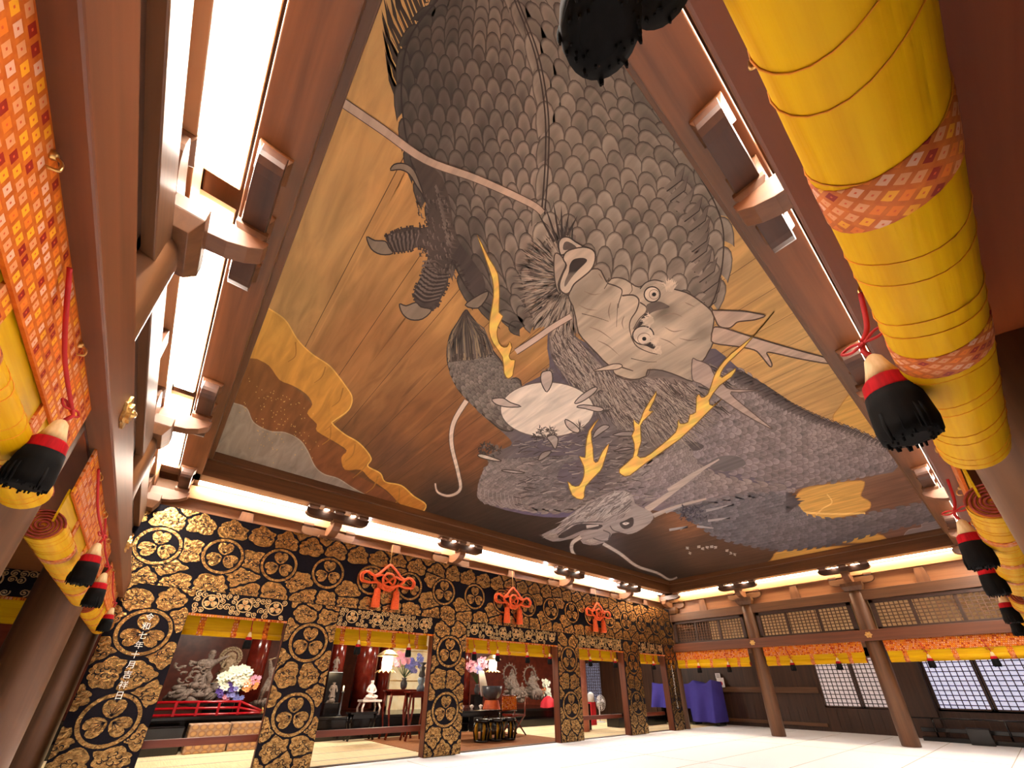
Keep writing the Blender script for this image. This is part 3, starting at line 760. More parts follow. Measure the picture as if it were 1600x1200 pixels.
# ---- chin ruff
pt.fill([(900, 368), (872, 368), (848, 388), (828, 412), (824, 440), (828, 468), (850, 494), (882, 504), (900, 490), (890, 440)], (104, 86, 74), 2)
hs = []
for k in range(760):
    a = R.uniform(1.45, 4.75); r0 = R.uniform(4, 70); x, y = 893+math.cos(a)*r0*.95, 437+math.sin(a)*r0*1.05
    l = R.uniform(16, 34); f = R.uniform(-.1, .1); c_ = R.choice(((176, 150, 126), (150, 128, 108), (92, 76, 65), (76, 62, 53), (160, 138, 116)))
    hs.append(((x, y), (x+math.cos(a+f)*l, y+math.sin(a+f)*l), 2.6, c_, tuple(v*.82 for v in c_), R.uniform(-2, 2)))
hs.sort(key=lambda h: -math.hypot(h[0][0]-893, h[0][1]-437))
pt.hairs(hs)
pt.hairs([((866+4*k, 378-2*k), (838+13*k, 312+8*abs(k-2)), 4, (62, 49, 41), (50, 39, 33), 0) for k in range(6)])
# ---- orb
orb = [(855+73*math.cos(a), 640+43*math.sin(a)) for a in [2*PI*k/40 for k in range(40)]]
pt.shape(orb, lambda x, y: (214-.05*(y-600), 192-.06*(y-600), 168-.05*(y-600)), (96, 80, 70), 1.6, 1)
c5 = lambda p: crop(740, 580, K, p)
def claw(p, r=(176, 152, 134)): pt.shape(p, r, (60, 48, 41), 1.6)
def tuft(x, y, n=22, r=14):
    pt.hairs([((x, y), (x+math.cos(a)*R.uniform(.6, 1)*r, y+math.sin(a)*R.uniform(.6, 1)*r), 1.8, R.choice(((160, 140, 122), (70, 58, 51))), (84, 70, 62), 0) for a in [R.uniform(0, 2*PI) for _ in range(n)]])
for (x, y) in ((856, 582), (770, 628), (934, 610), (945, 640), (906, 668), (862, 675), (1000, 672)): tuft(x, y)
claw(c5([(605, 20), (640, 0), (690, 0), (705, 60), (695, 120), (655, 185), (620, 140), (600, 80)])); claw(c5([(165, 250), (260, 240), (330, 280), (425, 315), (300, 320), (200, 295)]))
claw(c5([(900, 285), (960, 215), (1070, 145), (1105, 155), (1060, 210), (960, 275)])); claw(c5([(920, 320), (980, 300), (1130, 320), (1160, 345), (1110, 362), (1000, 335)]))
claw(c5([(820, 430), (890, 465), (945, 520), (930, 550), (870, 530), (825, 480)]))
fur(c5([(520, 560), (600, 500), (700, 500), (750, 560), (680, 590), (540, 620)]), 60, lambda x, y: R.uniform(0, 6.2), 6, 2, ((70, 58, 51), (100, 86, 76), (58, 47, 41)))
fur(c5([(10, 660), (120, 640), (230, 680), (250, 740), (60, 740)]), 70, lambda x, y: R.uniform(0, 6.2), 7, 2.4, ((66, 54, 47), (96, 82, 72), (54, 44, 38)))
claw(c5([(655, 590), (720, 570), (755, 610), (730, 695), (690, 640)]), (150, 132, 118)); claw(c5([(575, 795), (610, 730), (690, 710), (670, 750), (610, 790)]), (128, 112, 100)); claw(c5([(40, 745), (100, 745), (250, 800), (180, 800), (60, 770)]), (186, 164, 142))
claw(c5([(1065, 600), (1090, 530), (1160, 480), (1215, 495), (1150, 545)]), (140, 122, 110)); claw(c5([(1240, 570), (1330, 540), (1450, 545), (1430, 575), (1330, 580)]), (132, 116, 106)); claw(c5([(1250, 715), (1350, 680), (1430, 690), (1320, 712)]), (124, 108, 100)); claw(c5([(250, 890), (300, 880), (460, 905), (380, 912)]), (150, 134, 122))
# ---- whiskers
def whisk(p, w, col=(190, 160, 136)): pt.line(p, (lambda t: w(t)+2.4) if callable(w) else w+2.4, (84, 64, 52)); pt.line(p, w, col)
whisk([(505, 140), (533, 158.6), (597.5, 202.5), (665, 249.8), (746, 280), (827, 317), (848, 333)], lambda t: 14-5*t, (178, 146, 120))
whisk([(729, 626), (709, 660), (705.5, 693.6), (715.6, 737.5), (719, 764.5), (702, 774.6), (684, 769), (680, 755)], lambda t: 7-5*t, (196, 168, 144))
whisk([(806, 550), (835, 531), (862, 512), (892, 494)], 8, (180, 150, 128))
# ---- head
fur([(905, 500), (950, 500), (950, 570), (920, 545)], 40, lambda x, y: .9, 20, 2, ((110, 94, 82), (80, 66, 58)))
face = [(928.8, 419.8), (939, 423), (948, 441), (955, 435.5), (965.5, 433.8), (977.8, 437), (988, 444), (998.8, 448.6), (1012.8, 442.5), (1028.5, 441.6), (1040, 446), (1054, 452), (1072, 457), (1087.5, 466), (1105, 479.5), (1114, 490), (1115.5, 502), (1113, 518), (1114, 535.5), (1107, 549.5), (1098, 564), (1084, 566), (1082, 581), (1082, 596), (1061, 588), (1035, 579), (1012, 578), (1009, 588), (986, 594), (965, 588), (958, 578), (972, 574), (951, 570.5), (933.5, 553), (918, 537), (904, 520), (900, 499), (895, 478), (888, 462), (900, 440), (918, 425)]
def facec(x, y):
    d = math.hypot((x-985)/110, (y-515)/80); k = 1.06-.17*d+.05*math.sin(x*.07)*math.cos(y*.09)
    for (gx, gy, gr, ga) in ((1036, 490, 20, .34), (1000, 506, 14, .22), (905, 470, 22, .16), (955, 455, 13, .12), (1045, 470, 10, -.08), (1040, 512, 22, -.06), (935, 500, 20, .1), (985, 552, 26, .08), (1095, 520, 16, .08), (1020, 580, 30, .12), (975, 475, 12, -.06)):
        k -= ga*math.exp(-((x-gx)**2+(y-gy)**2)/(gr*gr))
    return (186*k, 160*k, 132*k)
pt.fill(face, facec, 2, 7); pt.line(face, 2, (70, 55, 45), 2, True)
ring = [(883, 459), (875.4, 453), (874.5, 442.5), (879.8, 426.8), (885, 414.5), (879.8, 404), (885, 393.5), (899, 388), (916.5, 386.5), (928.8, 393.5), (929.6, 407.5), (923.5, 421.5), (909.5, 433.8), (897, 444), (890, 456.5)]
pt.shape([(866, 400), (872, 396), (880, 404), (884, 414), (878, 428), (872, 445), (876, 460), (870, 452), (866, 430)], (160, 136, 114), (66, 52, 43), 1.8)
pt.shape([(876, 398), (872.8, 381), (878, 371.6), (888.5, 370.8), (899, 377.8), (911, 386), (899, 390), (886, 395)], (184, 158, 132), (56, 44, 37), 2.2); pt.fill([(880, 390), (881.5, 379.5), (888.5, 377.8), (901, 386.5), (890, 390)], (84, 70, 60))
pt.shape(ring, (188, 162, 135), (66, 52, 43), 2.2)
pt.fill([(914.8, 404), (916.5, 409), (902.5, 423), (892, 435.5), (883, 448), (882.4, 440.8), (888.5, 425), (890, 414.5), (895.5, 405.8), (906, 403)], lambda x, y: ((52, 40, 34) if y < 426 else (110, 92, 78)))
dk = (74, 58, 47)
c2 = lambda p: crop(860, 420, K, p)
for (p, w) in (([(510, 130), (600, 160), (640, 200), (612, 300), (605, 350)], 2.2), ([(640, 240), (740, 235), (790, 280), (770, 370), (720, 450), (705, 520), (722, 600)], 2.6), ([(800, 300), (855, 340), (850, 390), (790, 450), (740, 540)], 2.2), ([(720, 600), (770, 690), (880, 745), (970, 765)], 2), ([(525, 80), (510, 130), (480, 180)], 1.8), ([(720, 130), (730, 190), (700, 230)], 1.4), ([(280, 400), (400, 430), (520, 470)], 1.2), ([(600, 310), (590, 520)], 1), ([(640, 880), (740, 912)], 2.4), ([(720, 800), (860, 830), (950, 830)], 1.2), ([(570, 940), (720, 985), (860, 960), (890, 890)], 1.6)):
    pt.line(c2(p), (w, w*.5), dk)
for p in ([(350, 520), (450, 560), (560, 640)], [(420, 640), (520, 690), (620, 780)], [(250, 320), (330, 360), (420, 370)], [(300, 200), (380, 230), (450, 220)], [(430, 40), (470, 100)], [(1000, 420), (1100, 400), (1180, 430)], [(1020, 520), (1100, 560), (1200, 540)], [(1150, 620), (1250, 640), (1330, 620)], [(1200, 300), (1290, 340)], [(980, 620), (1060, 650), (1130, 700)], [(660, 420), (640, 480), (655, 540)], [(540, 300), (520, 380), (535, 460)]):
    pt.line(c2(p), lambda t: 1.5*math.sin(PI*min(1, t+.05))+.2, (132, 108, 88))
pt.fill(c2([(860, 320), (960, 290), (1040, 320), (1060, 345), (960, 370), (890, 400), (850, 450), (800, 500), (745, 545), (800, 450), (855, 390)]), (92, 77, 66))
pt.fill(c2([(850, 400), (880, 420), (850, 470), (790, 520), (770, 540), (810, 450)]), (54, 43, 37))
pt.fill(c2([(780, 670), (860, 690), (925, 715), (945, 650), (920, 640), (860, 665)]), (50, 40, 35))
def eye(x, y, rx, ry, px, py):
    E_ = lambda a, b, cx=x, cy=y: [(cx+a*math.cos(t), cy+b*math.sin(t)) for t in [2*PI*k/20 for k in range(20)]]
    pt.shape(E_(rx, ry), (196, 172, 146), (52, 41, 35), 2, 1); pt.line(E_(rx*.62, ry*.62, px, py), 1, (120, 98, 80), 1, True); pt.fill(E_(3.3, 3.1, px, py), (26, 20, 17), 1)
eye(1019, 460, 12.5, 12, 1022, 460); eye(1005, 524, 16.5, 14.5, 1006.6, 529.4)
pt.line(c2([(810, 190), (850, 140), (930, 115), (1010, 130)]), 4, (170, 146, 122)); pt.line(c2([(800, 180), (850, 125), (930, 100), (1010, 118)]), 1.8, (60, 48, 41))
for (x, y, a0, n, l) in ((1046, 450, -1.6, 40, 16), (1018, 500, 3.2, 46, 18), (1026, 530, 3.0, 30, 14), (1030, 546, 2.2, 20, 10)):
    pt.hairs([((x+R.uniform(-4, 4), y+R.uniform(-6, 6)), (x+math.cos(a)*l*R.uniform(.5, 1.1), y+math.sin(a)*l*R.uniform(.5, 1.1)), 2.2, (190, 164, 136), (206, 180, 152), R.uniform(-2, 2)) for a in [a0+R.uniform(-1.1, 1.1) for _ in range(n)]])
pt.shape(c2([(380, 912), (480, 875), (560, 850), (620, 850), (642, 872), (590, 898), (480, 908)]), (190, 164, 138), dk, 1.6)
# ---- horns
c3 = lambda p: crop(1040, 440, K, p)
hn = (176, 146, 122)
pt.shape(c3([(415, 262), (460, 258), (600, 260), (700, 265), (800, 282), (890, 305), (800, 340), (700, 352), (640, 362), (600, 395), (560, 415), (480, 400), (440, 330)]), hn, (78, 58, 44), 2.2)
pt.shape(c3([(418, 440), (440, 405), (540, 420), (760, 490), (1100, 590), (1300, 645), (1480, 695), (1480, 735), (1200, 690), (1000, 645), (905, 632), (925, 680), (950, 740), (930, 757), (850, 660), (790, 610), (640, 580), (430, 550), (410, 490)]), hn, (78, 58, 44), 2.2)
pt.shape(crop(940, 560, K, [(810, 10), (850, 15), (960, 60), (1010, 150), (1090, 232), (1140, 272), (1280, 280), (1410, 286), (1240, 302), (1150, 312), (1330, 470), (1525, 628), (1440, 592), (1260, 490), (1070, 362), (1000, 310), (960, 275), (880, 225), (810, 185)]), (166, 140, 122), (92, 74, 64), 1.6)
pt.line(crop(940, 560, K, [(600, 1190), (800, 1050), (1050, 900)]), (11, 2), (168, 146, 130)); pt.line(c7 := crop(820, 720, K, [(1085, 440), (1300, 290), (1640, 40)]), (11, 3), (166, 144, 128)); pt.line(crop(820, 720, K, [(1150, 490), (1350, 410), (1620, 340)]), (7, 3), (160, 138, 122))
# ---- second, lower dragon head
c7 = lambda p: crop(820, 720, K, p)
hd = c7([(150, 660), (280, 600), (380, 500), (560, 380), (800, 265), (950, 290), (985, 385), (1080, 430), (1150, 480), (1120, 555), (1000, 635), (920, 655), (860, 640), (780, 650), (745, 705), (640, 752), (520, 740), (480, 690), (370, 705), (250, 722)])
pt.fill(hd, lambda x, y: (138+.03*(x-840), 122+.03*(x-840), 114+.02*(x-840)), 2)
fur(hd[1:6]+c7([(980, 400), (900, 470), (600, 520), (350, 600)]), 260, lambda x, y: 2.5, 20, 1.7, ((154, 138, 128), (120, 106, 98), (172, 156, 144), (98, 86, 80)))
for (x, y, n, r) in ((866, 836, 60, 22), (925, 846, 60, 16)):
    pt.hairs([((x+R.uniform(-8, 8), y+R.uniform(-3, 3)), (x+math.cos(a)*r*R.uniform(.6, 1.2), y+abs(math.sin(a))*r*.5*R.uniform(.2, 1)), 1.6, (160, 142, 128), (120, 104, 94), 0) for a in [R.uniform(0, 2*PI) for _ in range(n)]])
pt.fill(c7([(300, 672), (420, 590), (500, 562), (690, 572), (650, 612), (520, 622), (350, 690)]), (62, 53, 50)); pt.line(c7([(550, 590), (660, 575)]), (5, 2), (176, 160, 148), 0)
pt.fill(c7([(845, 560), (900, 530), (965, 505), (965, 580), (890, 610)]), (56, 47, 44)); pt.fill(c7([(870, 560), (900, 548), (935, 556), (900, 574)]), (190, 174, 160)); pt.fill(c7([(893, 557), (905, 553), (910, 562)]), (30, 25, 23), 0)
for p in ([(700, 620), (760, 650), (745, 700)], [(760, 580), (790, 620), (850, 640)], [(610, 690), (680, 715), (740, 715)], [(290, 660), (450, 560), (700, 545)]): pt.line(c7(p), 1.6, (78, 67, 62))
whisk([(942.5, 849.5), (968.8, 865), (995, 884.5), (1026.5, 895), (1045.8, 905.5), (1058, 902)], lambda t: 5-3*t, (176, 158, 142)); whisk([(907.5, 839), (895, 847.8), (893.5, 860), (901, 871)], lambda t: 6-2*t, (180, 162, 146))
# small paw and inscription strokes, lower right
c9 = lambda p: crop(1040, 680, 3.478, p)
for p in ([(220, 410), (370, 378), (300, 400)], [(230, 465), (350, 450), (300, 462)], [(20, 515), (120, 498), (80, 515)], [(170, 495), (260, 505)], [(0, 420), (100, 380)]): pt.line(c9(p), (4, 1.4), (150, 138, 132), 0)
fur(c9([(90, 390), (200, 390), (230, 450), (150, 470), (80, 450)]), 70, lambda x, y: R.uniform(0, 6.2), 7, 2.2, ((58, 56, 66), (70, 66, 74), (48, 44, 50)))
for (x, y) in ((1074, 856), (1078, 864), (1092, 854), (1098, 857), (1105, 855), (1112, 854), (1118, 855), (1136, 860), (1142, 864), (1148, 866)):
    for k in range(3): a = R.uniform(-.5, .9); pt.line([(x-2.5*math.cos(a), y-1.2*math.sin(a)+k*1.3-1), (x+2.5*math.cos(a), y+1.2*math.sin(a)+k*1.3-1)], 1, (176, 162, 150), 0)
# ---- gilded flames and antlers
gc = lambda x, y: (226+8*math.sin(x*.3), 176+8*math.sin(y*.25), 84)
def flame(p): pt.fill(p, gc, 2, 10); pt.line(p, 1.5, (120, 84, 34), 2, True)
flame([(745.5, 367), (765, 405), (778, 428), (780.5, 463), (779.8, 488), (786, 494), (778, 510.8), (777, 526.5), (783, 540.5), (792, 542), (796.4, 534), (799.9, 543), (795.5, 556), (799, 562), (805, 563), (802, 580), (800.8, 587), (793.8, 591.5), (787.6, 583), (785, 558), (771, 537), (764, 517.8), (765.7, 495), (771, 463), (769, 435), (758, 403)])
flame([(936, 654), (923.8, 674.5), (926.4, 699), (928, 720), (934, 721), (941, 706), (951.8, 693), (946.5, 713), (943, 724), (937.8, 736), (915, 760), (913, 776), (908, 780.5), (894, 774), (887, 752), (894, 758.5), (904.5, 759), (912, 744.5), (912, 728.8), (905, 713), (914, 714.8), (915, 699), (920, 672.8)])
flame([(1025.8, 611), (1022, 626.5), (1014, 642), (1021, 642), (1010, 653), (1001, 665), (1002, 689.5), (996, 712), (1008, 714), (1027.5, 700), (1055.5, 675.5), (1059, 660), (1061, 656), (1063, 662), (1074.8, 659.8), (1078, 648), (1087, 644), (1088, 621), (1093, 616), (1096, 621), (1106, 616), (1115, 590), (1124, 573), (1143, 552), (1180, 522), (1209.8, 487), (1162.5, 543), (1138, 566), (1126.6, 582), (1128, 590), (1150, 575), (1143, 588.8), (1124, 602.8), (1108, 625.5), (1113.5, 634), (1128, 623), (1110, 640), (1104, 646), (1062.5, 686), (1010, 722.8), (984, 743), (971.5, 742), (968, 733), (989, 714), (990.8, 693), (987, 681), (991, 672), (989.9, 655), (997.8, 663), (1006, 642)])
root = thing('ceiling_painting', (6.8, 4, ZC), 'huge painted ceiling panel of grey dragons with a white orb on gold boards', 'painting')
ob = pt.build(root)
print('painting verts', len(pt.v), 'layers', pt.L)
# ================================================================== TEXTILES
mat_simple('black_silk', (14, 11, 18), (20, 15, 24), .7, scale=(50, 50, 50))
def mat_gold(name, c1, c2, rough=.36, metal=.85, sc=26, bs=.5):
    m, nt, b = new_mat(name)
    no, cr, mp = noise_col(nt, b, lin(c1), lin(c2), (sc, sc, sc), 5, dist=.6)
    b.inputs['Roughness'].default_value = rough; b.inputs['Metallic'].default_value = metal
    bump(nt, b, no.outputs['Fac'], bs, .02)
    return m
mat_gold('brocade_gold', (186, 148, 92), (112, 84, 50), .27, .92, 22, .65); mat_gold('brocade_pale', (226, 200, 150), (196, 160, 104), .4)
mat_simple('yellow_silk', (206, 164, 0), (190, 144, 0), .5, scale=(2, 2, 30), bmp=.15)
mat_simple('yellow_silk_x', (210, 164, 0), (196, 144, 0), .6, scale=(2, 40, 40), bmp=.35)
mat_simple('yellow_silk_y', (210, 164, 0), (196, 144, 0), .6, scale=(40, 2, 40), bmp=.35)
mat_simple('thread', (218, 136, 16), None, .8); mat_simple('red_cord', (178, 10, 16), (150, 6, 12), .7); mat_simple('spiral_end', (120, 30, 20), (150, 52, 24), .8, scale=(60, 60, 60))
mat_simple('tassel_cream', (222, 196, 150), (204, 172, 122), .8, scale=(80, 80, 4)); mat_simple('tassel_red', (170, 8, 20), (140, 4, 14), .75, scale=(90, 90, 4)); mat_simple('tassel_black', (7, 6, 6), (13, 11, 11), .8, scale=(120, 120, 3))
mat_simple('orange_cord', (236, 96, 30), (214, 74, 20), .7, scale=(40, 40, 40)); mat_simple('white_ink', (244, 242, 238), None, .8)
mat_simple('bronze_wire', (150, 110, 60), None, .4, .7)
def mat_brocade(name, ax, cell, stagger=True, roll=0):
    """orange brocade woven with small square motifs; ax = index of the horizontal axis"""
    m, nt, b = new_mat(name); N = nt.nodes.new; Lk = nt.links.new
    tc = N('ShaderNodeTexCoord'); sx = N('ShaderNodeSeparateXYZ'); Lk(tc.outputs['Object'], sx.inputs[0])
    def M(op, a, bb=None, c=None):
        n = N('ShaderNodeMath'); n.operation = op
        for i, v in enumerate((a, bb, c)):
            if v is None: continue
            if isinstance(v, (int, float)): n.inputs[i].default_value = v
            else: Lk(v, n.inputs[i])
        return n.outputs[0]
    v = M('DIVIDE', sx.outputs[2], cell); u = M('DIVIDE', sx.outputs[ax], cell*.8)
    if roll:        # wound round a roll: unroll the angle, diamonds
        w_ = M('MULTIPLY', M('ARCTAN2', sx.outputs[2], sx.outputs[1-ax]), roll); p_ = sx.outputs[ax]; stagger = False
        u = M('DIVIDE', M('ADD', p_, w_), cell); v = M('DIVIDE', M('SUBTRACT', p_, w_), cell)
    fv = M('FLOOR', v)
    if stagger: u = M('ADD', u, M('MULTIPLY', M('MODULO', fv, 2), .5))
    fu = M('FLOOR', u)
    du = M('ABSOLUTE', M('SUBTRACT', M('FRACT', u), .5)); dv = M('ABSOLUTE', M('SUBTRACT', M('FRACT', v), .5))
    inside = M('LESS_THAN', M('MAXIMUM', du, dv), .33); core = M('LESS_THAN', M('MAXIMUM', du, dv), .07)
    cb = N('ShaderNodeCombineXYZ'); Lk(fu, cb.inputs[0]); Lk(fv, cb.inputs[1])
    wn_ = N('ShaderNodeTexWhiteNoise'); Lk(cb.outputs[0], wn_.inputs['Vector'])
    cr = N('ShaderNodeValToRGB'); cr.color_ramp.interpolation = 'CONSTANT'
    cols = [(0, (206, 136, 88)), (.28, (214, 112, 30)), (.5, (140, 34, 18)), (.64, (222, 150, 30)), (.8, (212, 158, 128))]
    while len(cr.color_ramp.elements) < 5: cr.color_ramp.elements.new(.5)
    for e, (p, c) in zip(cr.color_ramp.elements, cols): e.position = p; e.color = (*lin(c), 1)
    Lk(wn_.outputs['Value'], cr.inputs[0])
    no = N('ShaderNodeTexNoise'); no.inputs['Scale'].default_value = 2.2/cell; Lk(tc.outputs['Object'], no.inputs['Vector'])
    g = N('ShaderNodeMix'); g.data_type = 'RGBA'; Lk(no.outputs['Fac'], g.inputs[0]); g.inputs[6].default_value = (*lin((160, 66, 12)), 1); g.inputs[7].default_value = (*lin((206, 112, 32)), 1)
    mx = N('ShaderNodeMix'); mx.data_type = 'RGBA'; Lk(inside, mx.inputs[0]); Lk(g.outputs[2], mx.inputs[6]); Lk(cr.outputs[0], mx.inputs[7])
    m2 = N('ShaderNodeMix'); m2.data_type = 'RGBA'; Lk(core, m2.inputs[0]); Lk(mx.outputs[2], m2.inputs[6]); m2.inputs[7].default_value = (*lin((200, 84, 40)), 1)
    Lk(m2.outputs[2], b.inputs['Base Color']); b.inputs['Roughness'].default_value = .7
    return m
mat_brocade('orange_brocade_x', 0, .042); mat_brocade('orange_brocade_y', 1, .042); mat_brocade('roll_brocade_x', 0, .03, True, .075); mat_brocade('roll_brocade_y', 1, .03, True, .075)
for n_ in ('yellow_silk', 'yellow_silk_x', 'yellow_silk_y', 'tassel_red', 'orange_brocade_x', 'orange_brocade_y'):
    if n_ in MATS: MATS[n_].node_tree.nodes['Principled BSDF'].inputs['Specular IOR Level'].default_value = .15
MATS['black_silk'].node_tree.nodes['Principled BSDF'].inputs['Specular IOR Level'].default_value = .12; MATS['tassel_black'].node_tree.nodes['Principled BSDF'].inputs['Specular IOR Level'].default_value = .15
YC = 7.95           # front of the gold hangings
# ------------------------------------------------------------------ gold and black brocade
fG = lambda u, v, d: (u, YC-d, v)
def crest(mb, cx, cz, r, mi=1, dd=.004):
    n = 40; k = lambda rr, d: [(cx+rr*math.cos(2*PI*i/n), YC-d, cz+rr*math.sin(2*PI*i/n)) for i in range(n)]
    vs = k(r, 0)+k(r, dd)+k(r*.86, dd)+k(r*.86, 0)
    fs = [(a*n+i, a*n+(i+1) % n, (a+1)*n+(i+1) % n, (a+1)*n+i) for a in range(3) for i in range(n)]
    mb.add(vs, fs, mi)
    mb.flat([(cx+r*.86*math.cos(2*PI*i/n), cz+r*.86*math.sin(2*PI*i/n)) for i in range(n)], fG, .0022, 0)
    leaf = [(0, -.40), (.16, -.34), (.30, -.2), (.38, -.02), (.37, .14), (.28, .26), (.14, .30), (.05, .25), (0, .16), (-.05, .25), (-.14, .30), (-.28, .26), (-.37, .14), (-.38, -.02), (-.30, -.2), (-.16, -.34)]
    for j in range(3):
        a = 2*PI*j/3; ca, sa = math.cos(a), math.sin(a); T = lambda p: (cx+r*(p[0]*ca-(p[1]+.47)*sa), cz+r*(p[0]*sa+(p[1]+.47)*ca))
        mb.prism([T(p) for p in leaf], fG, .002, dd+.004, mi)
        for (x0, y0, x1, y1) in ((0, -.34, 0, .08), (0, -.3, .2, .1), (0, -.3, -.2, .1), (0, -.32, .3, -.04), (0, -.32, -.3, -.04)):     # veins
            p, q = T((x0, y0)), T((x1, y1)); dx, dz = q[0]-p[0], q[1]-p[1]; l = math.hypot(dx, dz); nx, nz = -dz/l*.006*r/.3, dx/l*.006*r/.3
            mb.flat([(p[0]+nx, p[1]+nz), (q[0], q[1]), (p[0]-nx, p[1]-nz)], fG, dd+.0052, 2)
def clampf(rect):
    x0, x1, z0, z1 = rect
    return lambda p: (min(max(p[0], x0), x1), min(max(p[1], z0), z1))
def cloud(mb, cx, cz, w, h, rect, nb, crests, cr, mi=1):
    cl_ = clampf(rect)
    if not (rect[0]-w*.3 < cx < rect[1]+w*.3 and rect[2]-h*.3 < cz < rect[3]+h*.3): return
    n = 46; nl = R.choice((6, 7, 8, 9)); ph = R.uniform(0, 6); gap = .011; k = w/h
    pts = []
    for i in range(n):
        a = 2*PI*i/n; dx, dz = math.cos(a)*k, math.sin(a); l = math.hypot(dx, dz); dx, dz = dx/l, dz/l
        r = .62*math.hypot(dx*w*.5, dz*h*.5)/math.hypot(dx, dz)*1.25+.1
        for (qx, qz) in nb:       # stop half way to the next cloud
            vx, vz = qx-cx, qz-cz; d = dx*vx+dz*vz
            if d > 1e-6: r = min(r, (vx*vx+vz*vz)/(2*d)-gap)
        for (qx, qz) in crests:   # and short of the rings
            vx, vz = cx-qx, cz-qz; B_ = dx*vx+dz*vz; C_ = vx*vx+vz*vz-(cr+.016)**2
            if C_ > 0 and B_ < 0 and B_*B_ > C_: r = min(r, -B_-math.sqrt(B_*B_-C_))
        r = max(r, .02)*(.82+.18*abs(math.sin(nl*a/2+ph))**.7)
        pts.append((cx+dx*r, cz+dz*r))
    pts = [cl_(p) for p in pts]; out = []
    for p in pts:
        if not out or math.hypot(p[0]-out[-1][0], p[1]-out[-1][1]) > 1e-4: out.append(p)
    if len(out) < 6: return
    mb.prism(out, fG, .0, .005, mi)
    w *= .8; h *= .86
    def rib(c, wd=.013):
        L = len(c); vs = []
        for i, p in enumerate(c):
            a = c[max(0, i-1)]; b_ = c[min(L-1, i+1)]; dx, dz = b_[0]-a[0], b_[1]-a[1]; l = math.hypot(dx, dz) or 1
            hw = wd/2*(1-.6*abs(2*i/(L-1)-1))
            for e in (1, -1): q = cl_((p[0]-dz/l*hw*e, p[1]+dx/l*hw*e)); vs.append(fG(q[0], q[1], .0065))
        mb.add(vs, [(2*i, 2*i+1, 2*i+3, 2*i+2) for i in range(L-1)], 2)
    for (ox, oz, s, a0) in ((-.2, .02, .30, R.uniform(0, 6)), (.2, .06, .28, R.uniform(0, 6)), (0, -.2, .30, R.uniform(0, 6)), (.02, .24, .22, R.uniform(0, 6)), (-.34, -.14, .2, R.uniform(0, 6)), (.34, -.16, .2, R.uniform(0, 6)), (-.1, .1, .2, R.uniform(0, 6)), (.2, -.2, .24, R.uniform(0, 6))):
        rib([(cx+w*(ox+s*.5*(1-t/15)*math.cos(a0+t*.38)), cz+h*(oz+s*.62*(1-t/15)*math.sin(a0+t*.38))) for t in range(0, 13)])
def brocade(name, x0, x1, z0, z1, crests, cr, cw, ch, label, cat, group=None):
    mb = MB(); mb.box(x0, x1, YC, YC+.02, z0, z1, 0)
    for (x, z) in crests: crest(mb, x, z, cr)
    rect = (x0+.004, x1-.004, z0+.004, z1-.004); row = 0; z = z0+ch*.3; seeds = []
    while z < z1+ch*.4:
        x = x0-cw*(.5 if row % 2 else .1)
        while x < x1+cw*.5:
            px_, pz_ = x+R.uniform(-.05, .05), z+R.uniform(-.03, .03)
            if min([math.hypot(px_-a, pz_-b) for a, b in crests]) > cr+.05: seeds.append((px_, pz_))
            x += cw*R.uniform(.9, 1.05)
        z += ch*.95; row += 1
    for p in seeds:
        nb = [q for q in seeds if q is not p and abs(q[0]-p[0]) < 1 and abs(q[1]-p[1]) < .7]
        cloud(mb, p[0], p[1], cw, ch, rect, nb, [c for c in crests if abs(c[0]-p[0]) < 1], cr)
    o = mb.build(name, ['black_silk', 'brocade_gold', 'black_silk'], None, 0, loc=((x0+x1)/2, YC, z0))
    return tag(o, label, cat, group)
bc = [(-.28+.83*k, 3.07) for k in range(18)]
brocade('gold_brocade_band', -1.15, 14.02, 2.5, 3.705, bc, .285, .44, .25, 'long black band of gold clouds and three-leaf crests running above the altar openings', 'hanging')
PC = [-.06, 2.13, 4.95, 8.64, 11.46, 13.62]
HW = [.42, .41, .41, .41, .41, .30]
pl = ['gold brocade drape at the far left with white vertical writing', 'second gold brocade drape from the left, between statue and seated figure openings', 'third gold brocade drape, below and right of the first orange knot', 'fourth gold brocade drape, right of the opening with black stools', 'fifth gold brocade drape, beside the opening with a fan', 'last narrow gold brocade drape at the far corner beside the purple cloth']
drapes = []
for c, h, l in zip(PC, HW, pl):
    drapes.append(brocade('gold_brocade_drape', c-h, c+h, .015, 2.5, [(c, 1.86), (c, .79)], .31 if h > .35 else .25, .40, .26, l, 'hanging', 'gold brocade drapes in front of the posts'))
# writing on the first drape, brush strokes on the last
def text_part(ch, x, z, size, parent):
    cu = bpy.data.curves.new('glyph', 'FONT'); cu.body = ch; cu.size = size; cu.align_x = 'CENTER'; cu.align_y = 'CENTER'; cu.extrude = .0006
    to = bpy.data.objects.new('glyph', cu); C.objects.link(to)
    me = bpy.data.meshes.new_from_object(to.evaluated_get(bpy.context.evaluated_depsgraph_get()))
    bpy.data.objects.remove(to)
    return [(x+v.co.x*.9, YC-.011-v.co.z, z+v.co.y) for v in me.vertices], [tuple(p.vertices) for p in me.polygons]
mb = MB()
for k, ch in enumerate('令和七年十月吉祥日'):
    vs, fs = text_part(ch, -.06, 2.055-.1235*k, .105, None)
    mb.add(vs, fs)
part(mb, 'inscription', ['white_ink'], drapes[0], label='white vertical characters')
mb = MB()
for k in range(15):
    for j in range(3):
        x, z = 13.62+R.uniform(-.03, .03), 1.9-.09*k+j*.022
        mb.flat([(x-.035, z), (x+.03, z+.008), (x+.035, z-.006)], fG, .008)
    mb.flat([(13.615, 1.87-.09*k), (13.63, 1.87-.09*k), (13.62, 1.95-.09*k)], fG, .0085)
